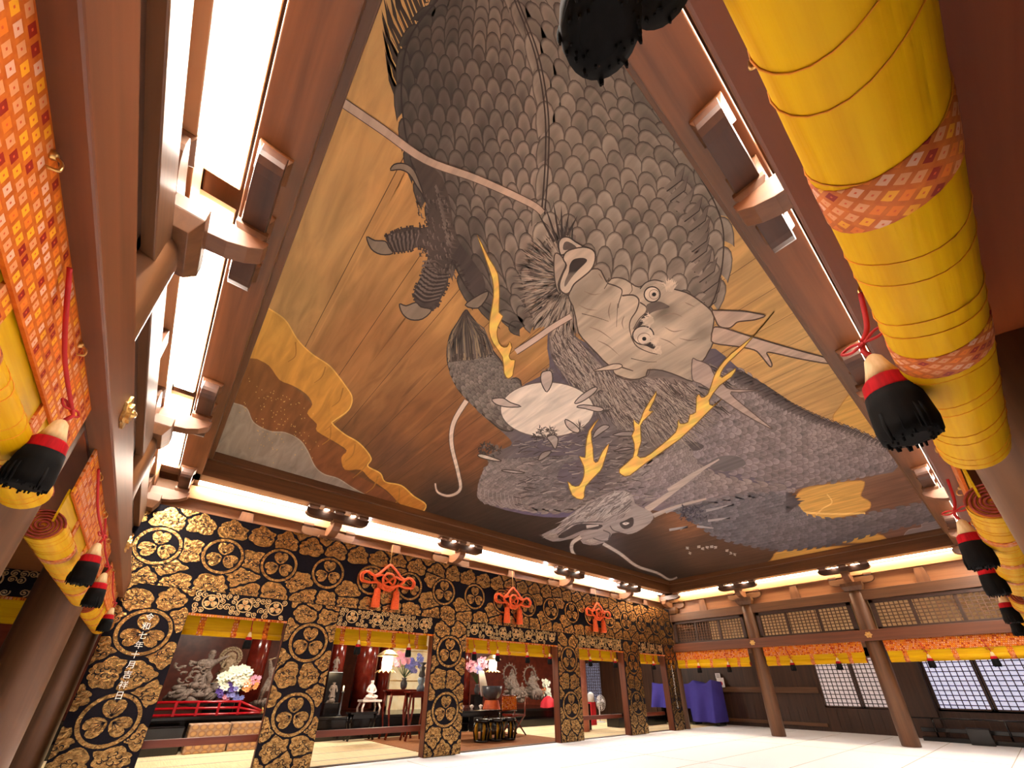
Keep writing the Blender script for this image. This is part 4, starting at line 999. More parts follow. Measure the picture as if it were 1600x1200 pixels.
part(mb, 'inscription', ['white_ink'], drapes[5], label='column of small white brush marks')
# lower borders with arabesques over each opening
def spiral(mb, x, z, r, turns, a0, sgn, mi=1, wd=.0115):
    pts = []; n = int(14*turns)
    for i in range(n+1):
        t = i/n; rr = r*(1-.85*t); a = a0+sgn*2*PI*turns*t; pts.append((x+rr*math.cos(a), z+rr*math.sin(a)))
    vs = []
    for i, p in enumerate(pts):
        a = pts[max(0, i-1)]; b_ = pts[min(n, i+1)]; dx, dz = b_[0]-a[0], b_[1]-a[1]; l = math.hypot(dx, dz) or 1; hw = wd/2*(1.2-.5*i/n)
        for e in (1, -1): vs.append(fG(p[0]-dz/l*hw*e, p[1]+dx/l*hw*e, .004))
    mb.add(vs, [(2*i, 2*i+1, 2*i+3, 2*i+2) for i in range(n)], mi)
    q = pts[-1]; mb.flat([(q[0]+.013*math.cos(k), q[1]+.013*math.sin(k)) for k in range(6)], fG, .005, mi)
OPEN = [(PC[k]+HW[k], PC[k+1]-HW[k+1]) for k in range(5)]
def border(x0, x1, z0, z1, label, ncr):
    mb = MB(); mb.box(x0, x1, YC, YC+.015, z0, z1, 0)
    zc = (z0+z1)/2; L = x1-x0; cs = [x0+L*(k+.5)/ncr for k in range(ncr)]
    for c in cs: crest(mb, c, zc+.015, .112)
    x = x0+.05; k = 0
    while x < x1-.04:
        for (dz, ph) in ((.115, 0), (.04, 2), (-.04, 3), (-.115, 1)):
            if min(math.hypot(x-c, dz) for c in cs) < .128: continue
            if R.random() < .18: continue
            spiral(mb, x, zc+dz+R.uniform(-.01, .01), R.uniform(.04, .05), 1.5, R.uniform(0, 6.28), R.choice((1, -1)))
        x += .08; k += 1
    n = int(L/.035)
    for k in range(n): mb.box(x0+L*k/n+.004, x0+L*(k+1)/n-.004, YC-.003, YC+.012, z0-.035, z0, 2)     # short red-gold fringe
    return tag(mb.build('arabesque_border', ['black_silk', 'brocade_pale', 'orange_brocade_x'], None, 0, loc=((x0+x1)/2, YC, z0)), label, 'hanging', 'arabesque borders above the openings')
ol = ['statue opening with red railing', 'opening with the white seated figure', 'wide opening with black stools', 'opening with the fan', 'last narrow opening']
for (a, b), l, n in zip(OPEN, ol, (3, 4, 7, 5, 3)): border(a, b, 2.17, 2.5, 'pale gold arabesque border with small crests above the '+l, n)
border(-3.4, -.95, 2.17, 2.5, 'pale gold arabesque border glimpsed at the far left behind the pillars', 5)
# ------------------------------------------------------------------ tassels
def make_tassel(p, label, group, L=.25, cord_to=None, pale=False):
    t = thing('tassel', p, label, 'tassel', group); p = Vector(p); s = L/.25; k = s
    mb = MB(); mb.lathe([(.008*k, 0), (.018*k, -.012*s), (.026*k, -.045*s), (.036*k, -.078*s)], p, 20); part(mb, 'cap', ['tassel_cream'], t)
    mb = MB(); mb.lathe([(.037*k, -.076*s), (.044*k, -.085*s), (.047*k, -.115*s), (.049*k, -.122*s)], p, 20); part(mb, 'red_band', ['tassel_red'], t)
    mb = MB(); n = 26
    mb.lathe([(.049*k, -.120*s), (.053*k, -.16*s), (.056*k, -.21*s), (.053*k, -.238*s), (.03*k, -.244*s)], p, n)
    for q in range(60):       # loose strand ends
        a = 2*PI*q/60+R.uniform(-.04, .04); r0 = .052*k*R.uniform(.5, 1.02); r1 = r0*R.uniform(1.0, 1.12)
        b0 = p+Vector((r0*math.cos(a), r0*math.sin(a), -.18*s)); b1 = p+Vector((r1*math.cos(a), r1*math.sin(a), -(.238+R.uniform(0, .016))*s))
        mb.tube([b0, (b0+b1)/2+Vector((.002*math.cos(a), .002*math.sin(a), 0)), b1], [.004*k, .005*k, .002*k], 4)
    part(mb, 'skirt', ['tassel_black'], t)
    mb = MB(); mb.tube([p+Vector((0, 0, -.004)), p+Vector((.012, .01, .03*s)), p+Vector((.004, .004, .05*s))], .006*s, 6)
    for e in (-1, 1): mb.tube(smooth_curve([tuple(p+Vector(v)*s) for v in ((0, 0, .045), (.012*e, .028*e, .058), (.016*e, .05*e, .05), (.01*e, .03*e, .038), (0, 0, .045))], 5), .004*s, 5)
    if cord_to is not None: mb.tube(smooth_curve([tuple(p+Vector((.003, .003, .05*s))), tuple((p+Vector(cord_to))/2+Vector((0, 0, -.01))), tuple(cord_to)], 6), .0065*s, 6)
    part(mb, 'cord', ['red_cord'], t)
    return t
TG = 'black tassels on red cords below the blinds'
# ------------------------------------------------------------------ rolled yellow blinds
def blind(side, s0, s1, label, bands, zr=1.87, r=.075, dr=.17, group='rolled yellow blinds under the tie beams', threads=True, hang=True):
    f = SIDES[side]; ax = AX[side]; ai = 0 if ax == 'x' else 1
    t = thing('rolled_blind', f((s0+s1)/2, dr, zr), label, 'blind', group)
    mb = MB(); sb(mb, side, s0, s1, .205, .215, 2.035, 2.29, 0)
    n = max(2, int((s1-s0)/.14))
    part(mb, 'valance', ['orange_brocade_'+ax], t)
    mb = MB(); sb(mb, side, s0+.01, s1-.01, .192, .2, zr+.02, 2.06, 0)
    part(mb, 'hanging_cloth', ['yellow_silk'], t)
    mb = MB(); N = 28; M_ = max(6, int((s1-s0)/.05)); vs = []
    ph = R.uniform(0, 6)
    for i in range(M_+1):
        s = s0+.02+(s1-s0-.04)*i/M_; rr = r*(1+.004*math.sin(i*1.7+ph)+.006*math.sin(i*.6))
        for k in range(N): a = 2*PI*k/N; vs.append(f(s, dr+rr*math.cos(a), zr+rr*math.sin(a)))
    mb.add(vs, [(i*N+k, i*N+(k+1) % N, (i+1)*N+(k+1) % N, (i+1)*N+k) for i in range(M_) for k in range(N)], 0, True)
    if threads:
        s = s0+.1; q = 0
        while s < s1-.08:
            for e in (0, .05 if q % 2 else .06):
                mb.tube([f(s+e+.012*math.sin(a*2+q), dr+r*1.012*math.cos(a), zr+r*1.012*math.sin(a)) for a in [2*PI*k/24 for k in range(24)]], .0012, 4, 1, closed=True)
            s += .19; q += 1
    part(mb, 'roll', ['yellow_silk_'+ax, 'thread'], t)
    for e, s in ((-1, s0+.02), (1, s1-.02)):       # spiral ends
        mb = MB(); c = [(r*(.98-.9*k/110)) for k in range(111)]
        mb.tube([f(s+e*.004, dr+c[k]*math.cos(k*.28), zr+c[k]*math.sin(k*.28)) for k in range(111)], r*.07, 5, 0)
        mb.add([f(s, dr+r*.98*math.cos(2*PI*k/20), zr+r*.98*math.sin(2*PI*k/20)) for k in range(20)], [tuple(range(20))], 1)
        part(mb, 'roll_end', ['spiral_end', 'thread'], t)
    for s in bands:
        mb = MB(); pts = [2*PI*k/28 for k in range(28)]; W_ = .045
        vs = [f(s+o, dr+r*1.03*math.cos(a), zr+r*1.03*math.sin(a)) for o in (-W_, W_) for a in pts]+[f(s+o, dr+r*1.0*math.cos(a), zr+r*1.0*math.sin(a)) for o in (-W_, W_) for a in pts]
        mb.add(vs, [(k, (k+1) % 28, 28+(k+1) % 28, 28+k) for k in range(28)]+[(56+k, 56+(k+1) % 28, (k+1) % 28, k) for k in range(28)]+[(84+k, 84+(k+1) % 28, 28+(k+1) % 28, 28+k) for k in range(28)], 0, True)
        part(mb, 'brocade_band', ['roll_brocade_'+ax], t)
        mb = MB(); sb(mb, side, s-W_, s+W_, .2, .207, zr+.03, 2.04, 0); part(mb, 'brocade_strip', ['orange_brocade_'+ax], t)
    for s in [s0+.3+.75*k for k in range(int((s1-s0)/.75))]:
        mb = MB(); mb.tube(smooth_curve([f(s, .21, 2.27), f(s, .235, 2.26), f(s, .24, 2.235), f(s, .222, 2.228)], 4), .004, 5)
        mb.ball(f(s, .217, 2.27), .012, 8)
        part(mb, 'hook', ['gilt'], t)
    return t
blind('right', -.5, 1.81, 'thick yellow rolled blind crossing the upper right, bound by orange brocade bands', [.10, .60, 1.10], 1.875, .075, .172)
blind('right', 2.38, 4.72, 'second yellow rolled blind at the right edge behind the purplish pillar', [2.9, 3.5, 4.1])
blind('right', 5.2, 8.4, 'third yellow rolled blind at the right edge, lowest and smallest', [5.8, 6.7, 7.6])
blind('left', .0, 2.33, 'near yellow rolled blind and patterned orange valance at the left edge', [.7, 1.3, 1.9])
blind('left', 2.78, 5.15, 'yellow rolled blind with dark spiral end at left, behind the first pillar', [3.3, 3.9, 4.5])
blind('left', 5.6, 7.95, 'small far yellow rolled blind on the left, just before the gold drape', [6.2, 6.8, 7.4])
fl_ = ['yellow blind with orange valance above the big lit shoji, far right', 'yellow blind with orange valance between the two free-standing pillars', 'yellow blind with orange valance above the purple cloth']
for k in range(3): blind('far', YB[k]+.22, YB[k+1]-.22, fl_[k], [YB[k]+.22+(YB[k+1]-YB[k]-.44)*q for q in (.14, .5, .86)], 1.85, .07, threads=False)
make_tassel((1.215, .01, 1.97), 'big cream, red and black tassel on the right, largest on that side', TG, .26, f_ := SIDES['right'](1.3, .24, 2.235))
make_tassel((.2, .08, 2.11), 'black tassel hanging overhead at the top edge, left of the pair', TG, .22, (.2, .0, 2.23))
make_tassel((.235, .015, 2.14), 'black tassel at the top edge, right and smaller of the pair', TG, .2, (.25, .0, 2.23))
rl = ['cream, red and black tassel just left of the purplish pillar at right', 'red and black tassel below and right of the purplish pillar, second in that column', 'third tassel down the column at the right edge', 'lowest tassel in the column at the right edge']
for x, l in zip((3.05, 4.05, 5.9, 7.4), rl): make_tassel((x, .01, 1.99), l, TG, .26, (x+.05, -.02, 2.23))
for y, z, l in zip((1.80, 3.36, 4.3, 6.3), (1.975, 1.95, 1.95, 1.95), ('large cream, red and black tassel at the left edge', 'second tassel on the left, below the dark spiral roll end', 'third tassel on the left, below the second', 'fourth and smallest tassel on the left, overlapping the first gold drape')): make_tassel((-.42 if y < 2 else -.385, y, z), l, TG, .25, (-.47, y-.42, 2.245))
wl = ['tassel on the far blind above the purple cloth, left one', 'tassel on the far blind nearest the white poster with a red disc', 'tassel on the far blind left of centre between the free-standing pillars', 'tassel on the far blind in front of the left shoji', 'tassel before the left edge of the bright shoji', 'tassel before the middle of the bright shoji']
for (px, py), l in zip(((1090, 1031), (1136, 1029), (1235, 1027), (1306, 1023), (1450, 1023), (1549, 1019)), wl):
    p = at(px, py, 0, XR-.27); make_tassel((p.x, p.y, 1.93), l, TG, .3, (p.x+.02, p.y+.06, 2.2))
# valances in the altar openings
tl = [[388], [561, 640], [742, 778, 824, 858], [920, 958], [1016]]
nm = ['statue opening', 'white seated figure opening', 'wide opening', 'fan opening', 'last opening']
for k, (a, b) in enumerate(OPEN):
    y = YC+.3; x0, x1 = a-.02, b+.02
    t = thing('altar_valance', ((x0+x1)/2, y, 1.9), 'yellow valance with orange strips hanging in the %s' % nm[k], 'valance', 'yellow valances in the altar openings')
    mb = MB(); mb.box(x0, x1, y, y+.006, 1.93, 2.5); part(mb, 'cloth', ['yellow_silk'], t)
    mb = MB(); mb.tube([(x0, y-.02, 1.925), (x1, y-.02, 1.925)], .042, 14); part(mb, 'roll', ['yellow_silk_x'], t)
    for q in range(int((b-a)/.6)+1):
        x = x0+.25+q*(x1-x0-.5)/max(1, int((b-a)/.6)); mb = MB(); mb.box(x-.04, x+.04, y-.006, y, 1.93, 2.5)
        mb.tube([(x-.04, y-.02, 1.925), (x+.04, y-.02, 1.925)], .044, 14); part(mb, 'brocade_strip', ['orange_brocade_x'], t)
    for j, px in enumerate(tl[k]):
        p = at(px, 1000, 1, y-.09); make_tassel((p.x, y-.09, 1.98), '%s tassel hanging in the %s' % (['leftmost', 'second', 'third', 'rightmost'][j] if len(tl[k]) > 1 else 'single', nm[k]), TG, .26, (p.x, y-.02, 2.2))
mb = MB(); mb.box(-3.4, -.9, YC+.3, YC+.306, 1.88, 2.5); single(mb, 'altar_valance', ['yellow_silk'], (-2, YC+.3, 1.88), 'sliver of yellow valance at the far left edge behind the pillars', 'valance')
# ------------------------------------------------------------------ three orange cord knots on the band
def knot(cx, zt, label, w=1.15):
    y = YC-.065; t = thing('cord_knot', (cx, y, zt), label, 'knot', 'orange ceremonial knots on the gold band'); k = w/1.15
    P = lambda u, v, e=0: (cx+u*k, y-e, zt+v*k)
    mb = MB(); r = .019*k
    loops = [[(0, 0), (.09, -.05), (.26, -.2), (.36, -.28), (.22, -.4), (.08, -.47), (-.08, -.5), (-.2, -.42), (-.3, -.3), (-.2, -.2), (-.06, -.05)],
             [(-.3, -.28), (-.46, -.21), (-.57, -.28), (-.54, -.4), (-.38, -.42), (-.22, -.4), (-.1, -.46), (.05, -.52), (.14, -.44), (.02, -.36), (-.14, -.24)],
             [(.3, -.28), (.46, -.21), (.57, -.28), (.54, -.4), (.38, -.42), (.22, -.4), (.1, -.46), (-.05, -.52), (-.14, -.44), (-.02, -.36), (.14, -.24)],
             [(-.13, -.3), (-.06, -.2), (.06, -.2), (.13, -.3), (.1, -.42), (0, -.46), (-.1, -.42)]]
    for i, l in enumerate(loops):
        c_ = smooth_curve(l, 8, True)
        for o in (0, .036):
            mb.tube([P(u, v, .012*i+o*.4+.008*math.sin(j*.7+i)) if o == 0 else P(u*.93, v*.93-.02, .012*i+.01+.008*math.sin(j*.7+i)) for j, (u, v) in enumerate(c_)], r, 7, closed=True)
    part(mb, 'cord', ['orange_cord'], t)
    for e in (-1, 1):
        mb = MB(); mb.tube([P(.2*e, -.42, .02), P(.2*e, -.56, .02)], r, 7)
        mb.lathe([(.03*k, 0), (.06*k, -.03*k), (.065*k, -.1*k), (.06*k, -.13*k), (.072*k, -.16*k), (.082*k, -.36*k), (.05*k, -.365*k)], P(.2*e, -.5, .02), 16); part(mb, 'tassel', ['orange_cord'], t)
    mb = MB(); mb.tube([P(0, 0), P(0, .2, -.02), P(0, .42, -.03)], .008, 5); part(mb, 'hanging_wire', ['bronze_wire'], t)
knot(3.36, 3.42, 'large orange cord knot with two tassels, leftmost on the gold band'); knot(6.64, 3.43, 'orange cord knot on the gold band, middle of the three'); knot(9.92, 3.45, 'orange cord knot on the gold band, rightmost and smallest looking', 1.1)
# ================================================================== BEHIND THE GOLD WALL: the altar room, and the far corner
def A(px, py, y): return at(px, py, 1, y)
mat_simple('black_lacquer', (20, 17, 18), (14, 12, 13), .18); mat_simple('red_lacquer', (176, 16, 28), (150, 10, 22), .22); mat_simple('dark_red_lacquer', (112, 34, 22), (88, 24, 16), .16)
mat_simple('red_brown', (122, 52, 34), (98, 40, 26), .3); mat_simple('carved_wood', (134, 116, 104), (92, 76, 68), .7, scale=(30, 30, 30), bmp=.5); mat_simple('carved_pale', (166, 142, 112), (120, 96, 70), .7, scale=(30, 30, 30), bmp=.5)
mat_simple('white_stone', (226, 208, 200), (206, 184, 176), .5); mat_simple('petal_white', (246, 246, 236), (232, 238, 214), .6); mat_simple('petal_purple', (104, 76, 170), (80, 56, 140), .6); mat_simple('petal_pink', (232, 150, 170), (220, 180, 210), .6); mat_simple('petal_orange', (238, 168, 96), (226, 130, 90), .6); mat_simple('petal_blue', (150, 150, 214), (120, 130, 200), .6)
mat_simple('leaf', (64, 92, 48), (44, 70, 36), .6); mat_simple('dark_vase', (48, 46, 50), (70, 70, 78), .3); mat_simple('blue_vase', (120, 140, 160), (70, 80, 96), .3); mat_simple('screen_cream', (240, 224, 186), (232, 208, 160), .6); mat_simple('gold_yellow', (206, 156, 30), (170, 120, 20), .35, .5)
mat_simple('purple_cloth', (62, 52, 150), (58, 48, 142), .8, scale=(3, 3, 3)); mat_simple('paper_white', (238, 230, 228), None, .8); mat_simple('red_dot', (200, 24, 44), None, .7); mat_simple('fan_white', (226, 224, 226), None, .5); mat_simple('pink_column', (180, 112, 92), (160, 96, 78), .35); mat_simple('orange_cloth', (206, 96, 40), (170, 66, 24), .7); mat_simple('candle', (248, 240, 230), None, .6)
mat_emit('flame', (255, 220, 150), 6)
def mat_medallion():
    m, nt, b = new_mat('medallion_cloth'); N = nt.nodes.new; Lk = nt.links.new
    tc = N('ShaderNodeTexCoord'); mp = N('ShaderNodeMapping'); mp.inputs['Scale'].default_value = (7.5, .01, 9); Lk(tc.outputs['Object'], mp.inputs[0])
    vo = N('ShaderNodeTexVoronoi'); vo.inputs['Randomness'].default_value = .08; vo.inputs['Scale'].default_value = 1; Lk(mp.outputs[0], vo.inputs['Vector'])
    cr = N('ShaderNodeValToRGB'); e = cr.color_ramp.elements
    while len(e) < 4: e.new(.5)
    for q, (p, c) in zip(e, [(0, (206, 166, 118)), (.34, (190, 146, 98)), (.38, (150, 110, 84)), (.6, (176, 146, 120))]): q.position = p; q.color = (*lin(c), 1)
    Lk(vo.outputs['Distance'], cr.inputs[0]); Lk(cr.outputs[0], b.inputs['Base Color']); b.inputs['Roughness'].default_value = .75
mat_medallion()
# ---- room
mb = MB(); mb.box(-4, 18, 15.4, 15.5, 0, 4); struct(mb.build('wall_altar_back', ['red_brown']))
mb = MB(); mb.box(-4, 18, 8.45, 15.5, 3.3, 3.4); struct(mb.build('ceiling_altar', ['wood_board_x']))
mb = MB(); mb.box(4.9, 8.9, 8.25, 11.6, -.004, .008); single(mb, 'rug', ['brown_rug'], (6.9, 9.9, 0), 'flat brown carpet reaching the white floor in the middle openings', 'rug')
mb = MB(); mb.box(-1.2, 14.2, 8.16, 8.28, -.02, .012); struct(mb.build('trim_sill', ['wood_dark_x']))
# posts and low rails of the openings
for k in range(6):
    c, h = PC[k], HW[k]
    mb = MB(); mb.box(c-h+.03, c+h-.06, YC+.05, 8.2, 0, 2.5)
    single(mb, 'door_post', ['wood_red_z'], (c, 8.2, 0), 'square red-brown post behind the %s gold drape from the left' % ordn[k], 'post', 'posts behind the gold drapes', .01)
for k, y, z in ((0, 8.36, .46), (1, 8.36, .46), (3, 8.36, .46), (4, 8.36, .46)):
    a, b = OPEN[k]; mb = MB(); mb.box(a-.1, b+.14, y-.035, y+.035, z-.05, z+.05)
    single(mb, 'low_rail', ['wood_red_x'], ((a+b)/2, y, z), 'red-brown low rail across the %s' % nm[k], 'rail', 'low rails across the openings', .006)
# ---- stages
for (x0, x1, z, l) in ((-1.5, 2.85, .60, 'black lacquered stage under the statues, left opening'), (3.0, 8.2, .50, 'black lacquered altar stage behind the white seated figure'), (8.35, 13.4, .52, 'black lacquered stage on the right, behind the red folding chair')):
    t = thing('altar_stage', ((x0+x1)/2, 13.5, 0), l, 'stage', 'black lacquered stages')
    mb = MB(); mb.box(x0+.06, x1-.06, 12.1, 15.2, 0, z-.08); part(mb, 'base', ['black_lacquer'], t)
    mb = MB(); mb.box(x0, x1, 12.0, 15.3, z-.08, z); part(mb, 'top', ['black_lacquer'], t, .015)
    mb = MB(); mb.box(x0+.03, x1-.03, 11.75, 12.08, 0, z*.42); part(mb, 'step', ['black_lacquer'], t, .01)
# ---- carved figures
def skin(nodes, edges, name, mat, parent, sub=1, bulk=1.0):
    root = parent
    while root.parent: root = root.parent
    off = Vector(root.location)
    me = bpy.data.meshes.new(name); me.from_pydata([tuple(Vector(n[0])-off) for n in nodes], edges, [])
    me.materials.append(MATS[mat]); o = bpy.data.objects.new(name, me); C.objects.link(o); o.parent = parent
    sk = o.modifiers.new('skin', 'SKIN'); sk.use_smooth_shade = True
    for i, n in enumerate(nodes):
        v = me.skin_vertices[0].data[i]; v.radius = (n[1]*bulk, n[1]*bulk*(n[2] if len(n) > 2 else 1)); v.use_root = (i == 0)
    s = o.modifiers.new('sub', 'SUBSURF'); s.levels = sub; s.render_levels = sub
    return o
def figure(base, H, pose, label, cat='statue', group=None, mat='carved_wood', name='carved_statue', rock=True, hair=None):
    """standing or seated carved figure; pose gives limb end points in units of H, x to the right, z up, y away"""
    b = Vector(base); t = thing(name, base, label, cat, group)
    P = lambda v: tuple(b+Vector((v[0]*H, v[1]*H, v[2]*H)))
    g = lambda k, d: pose.get(k, d)
    pel, che, nec = g('pelvis', (0, 0, .5)), g('chest', (0, 0, .72)), g('neck', (0, 0, .84))
    nodes = [(P(pel), .085*H, .8), (P(tuple((a+c)/2 for a, c in zip(pel, che))), .085*H, .75), (P(che), .1*H, .7), (P(nec), .04*H)]
    edges = [(0, 1), (1, 2), (2, 3)]
    hd = g('head', (nec[0], nec[1]-.01, nec[2]+.09))
    nodes += [(P((hd[0], hd[1], hd[2]-.03)), .055*H), (P((hd[0], hd[1], hd[2]+.04)), .058*H)]; edges += [(3, 4), (4, 5)]
    for sgn, k in ((-1, 'l'), (1, 'r')):
        i = len(nodes); sh = (che[0]+sgn*.13, che[1], che[2]+.05)
        el = g('elbow_'+k, (che[0]+sgn*.2, che[1]-.02, che[2]-.14)); ha = g('hand_'+k, (che[0]+sgn*.16, che[1]-.14, che[2]-.2))
        nodes += [(P(sh), .048*H), (P(el), .036*H), (P(ha), .026*H), (P(tuple(h+.22*(h-e) for h, e in zip(ha, el))), .022*H)]; edges += [(2, i), (i, i+1), (i+1, i+2), (i+2, i+3)]
        i = len(nodes); hp = (pel[0]+sgn*.06, pel[1], pel[2]-.03)
        kn = g('knee_'+k, (pel[0]+sgn*.09, pel[1]-.04, pel[2]*.52)); fo = g('foot_'+k, (pel[0]+sgn*.1, pel[1], .04))
        nodes += [(P(hp), .068*H), (P(kn), .046*H), (P(fo), .03*H), (P((fo[0]+sgn*.01, fo[1]-.09, fo[2]-.01)), .026*H)]; edges += [(0, i), (i, i+1), (i+1, i+2), (i+2, i+3)]
    skin(nodes, edges, 'body', mat, t, 1, g('bulk', 1.25))
    # face
    mb = MB(); hp = Vector(P(hd)); mb.ball(tuple(hp+Vector((0, -.066*H, .01*H))), .012*H, 8, 0, (.8, 1.2, 1.4))
    for e in (-1, 1): mb.ball(tuple(hp+Vector((e*.024*H, -.062*H, .03*H))), .01*H, 6); mb.ball(tuple(hp+Vector((e*.072*H, 0, .01*H))), .016*H, 6, 0, (.6, 1, 1.4))
    mb.ball(tuple(hp+Vector((0, -.062*H, -.022*H))), .012*H, 6, 0, (1.6, .6, .5)); part(mb, 'face', [mat], t)
    if g('robe', True):       # skirt of the robe with folds
        mb = MB(); n = 28; vs = []; pr = [(.095, .02), (.115, -.06), (.15, -.16), (.17, -.24)] if not g('seated', False) else [(.1, .02), (.19, -.05), (.27, -.12), (.29, -.17)]
        for r, dz in pr:
            for q in range(n): a = 2*PI*q/n; rr = r*(1+.12*math.sin(a*7)); vs.append(P((pel[0]+rr*math.cos(a), pel[1]+rr*math.sin(a)*.8, pel[2]+dz)))
        mb.add(vs, [(i*n+q, i*n+(q+1) % n, (i+1)*n+(q+1) % n, (i+1)*n+q) for i in range(3) for q in range(n)], 0, True); part(mb, 'robe', [mat], t)
    if hair: 
        mb = MB(); mb.ball(tuple(hp+Vector((0, .012*H, .06*H))), .07*H, 10, 0, (1, 1, .9))
        if hair == 'topknot': mb.ball(tuple(hp+Vector((0, .01*H, .12*H))), .03*H, 8)
        part(mb, 'hair', [mat], t)
    if rock:
        mb = MB()
        for q in range(g('rocks', 26)):
            a = R.uniform(0, 2*PI); rr = R.uniform(0, g('rock_r', .3)); r_ = R.uniform(.06, .14)
            mb.ball(P((rr*math.cos(a), rr*.7*math.sin(a), R.uniform(g('rock_z0', -.05), g('rock_z', .03)))), r_*H, 8, 0, (R.uniform(.7, 1.4), 1, R.uniform(.5, 1)))
        part(mb, 'rock_base', [mat], t)
    return t, P
def weapon(t, a, b, r=.012, name='sword', mat='carved_pale'):
    mb = MB(); a, b = Vector(a), Vector(b); m = (a+b)/2+Vector((0, 0, .03)); mb.tube(smooth_curve([tuple(a), tuple(m), tuple(b)], 6), [r*(1-.6*k/12) for k in range(13)], 6); part(mb, name, [mat], t)
# left group: rider over waves and rocks
b = A(300, 1098, 12.7); H = 1.0
t, P = figure((b.x, 12.7, b.z), 1.0, {'pelvis': (.06, 0, .62), 'chest': (.08, -.02, .8), 'neck': (.09, -.02, .9), 'head': (.1, -.03, 1.0), 'elbow_r': (.3, -.06, .92), 'hand_r': (.42, -.1, .98), 'elbow_l': (-.14, -.05, .8), 'hand_l': (-.28, -.1, .84), 'knee_l': (-.1, -.16, .5), 'foot_l': (-.04, -.1, .34), 'knee_r': (.2, -.16, .5), 'foot_r': (.16, -.1, .33), 'rocks': 60, 'rock_r': .42, 'rock_z0': .0, 'rock_z': .36}, 'grey carved warrior with arm thrown out, riding a rocky wave behind the red railing', hair='cap')
mb = MB()
for k in range(26):      # breaking wave curls and flying robes
    x, z = R.uniform(-.45, .12), R.uniform(.1, .82); s_ = R.uniform(.06, .13); a0 = R.uniform(0, 3)
    mb.tube([P((x+s_*math.cos(a0+q*.5)*(1-q*.1), -.12+R.uniform(-.01, .01), z+s_*.7*math.sin(a0+q*.5)*(1-q*.1))) for q in range(8)], [.035*(1-q*.1) for q in range(8)], 6)
for k in range(14): x = R.uniform(-.42, .45); mb.tube([P((x, -.25, R.uniform(0, .1))), P((x+R.uniform(.05, .15), -.28, R.uniform(.1, .2))), P((x+R.uniform(.15, .25), -.24, R.uniform(.12, .3)))], [.05, .04, .01], 6)
part(mb, 'waves', ['carved_wood'], t); weapon(t, P((.4, -.1, .9)), P((.5, -.1, 1.12)), .012, 'lance')
b = A(334, 1094, 13.2)
t, P = figure((b.x, 13.2, b.z), .62, {'elbow_r': (.2, -.1, .66), 'hand_r': (.24, -.2, .6), 'rocks': 20, 'rock_r': .2, 'rock_z': .25, 'rock_z0': 0}, 'small bearded carved attendant left of the flower bouquet', mat='carved_pale', hair='topknot')
b = A(352, 1060, 13.1)
t, P = figure((b.x, 13.1, b.z-.1), .75, {'seated': True, 'pelvis': (0, 0, .4), 'chest': (0, 0, .62), 'neck': (0, 0, .72), 'knee_l': (-.26, -.16, .34), 'foot_l': (.0, -.24, .3), 'knee_r': (.26, -.16, .34), 'foot_r': (-.02, -.22, .32)}, 'seated carved deity with a round curly halo behind the bouquet', mat='carved_pale')
mb = MB(); c = P((0, .12, .78))
for q in range(22):
    a = 2*PI*q/22; mb.tube([(c[0]+(.2+.04*math.sin(j*.9))*math.cos(a+j*.12), c[1], c[2]+(.2+.04*math.sin(j*.9))*math.sin(a+j*.12)) for j in range(6)], [.028-.003*j for j in range(6)], 6)
mb.tube([(c[0]+.17*math.cos(2*PI*k/24), c[1], c[2]+.17*math.sin(2*PI*k/24)) for k in range(24)], .025, 6, closed=True); mb.ball(c, .13, 12, 0, (1, .3, 1)); part(mb, 'halo', ['carved_pale'], t)
b = A(413, 1098, 12.4); H = .98
t, P = figure((b.x, 12.4, b.z), H, {'pelvis': (.04, 0, .5), 'chest': (.08, -.02, .7), 'neck': (.11, -.03, .8), 'head': (.13, -.04, .9), 'elbow_l': (-.08, -.08, .84), 'hand_l': (-.13, -.1, .96), 'elbow_r': (.22, -.1, .84), 'hand_r': (.04, -.12, 1.0), 'foot_l': (-.13, -.02, .04), 'knee_l': (-.1, -.08, .28), 'foot_r': (.14, 0, .04), 'knee_r': (.14, -.06, .27), 'rocks': 22, 'rock_r': .28}, 'grey carved warrior raising a long sword overhead, right side of the left opening', hair='topknot')
weapon(t, P((-.16, -.12, .95)), P((.34, -.1, 1.1)), .016)
# seated white figure on a stand
b = A(578, 1093, 12.3)
t, P = figure((b.x, 12.3, b.z), .56, {'seated': True, 'bulk': 1.6, 'pelvis': (0, 0, .18), 'chest': (0, 0, .52), 'neck': (0, 0, .68), 'head': (0, -.02, .82), 'knee_l': (-.3, -.18, .12), 'foot_l': (.05, -.28, .08), 'knee_r': (.3, -.18, .12), 'foot_r': (-.05, -.26, .1), 'elbow_l': (-.24, -.05, .36), 'hand_l': (-.05, -.22, .3), 'elbow_r': (.24, -.05, .36), 'hand_r': (.05, -.22, .3)}, 'white seated monk figure on a low stand, before dark red columns', mat='white_stone', name='seated_statue', rock=False)
t = thing('statue_stand', (b.x, 12.3, .5), 'low pale carved stand under the white seated figure', 'stand')
mb = MB(); mb.box(b.x-.27, b.x+.27, 12.1, 12.5, b.z-.06, b.z-.005); part(mb, 'top', ['white_stone'], t, .01)
for sx in (-1, 1):
    for sy in (-1, 1): mb = MB(); mb.tube([(b.x+sx*.2, 12.3+sy*.14, b.z-.06), (b.x+sx*.25, 12.3+sy*.17, b.z-.2), (b.x+sx*.23, 12.3+sy*.15, .5)], [.03, .025, .03], 8); part(mb, 'leg', ['white_stone'], t)
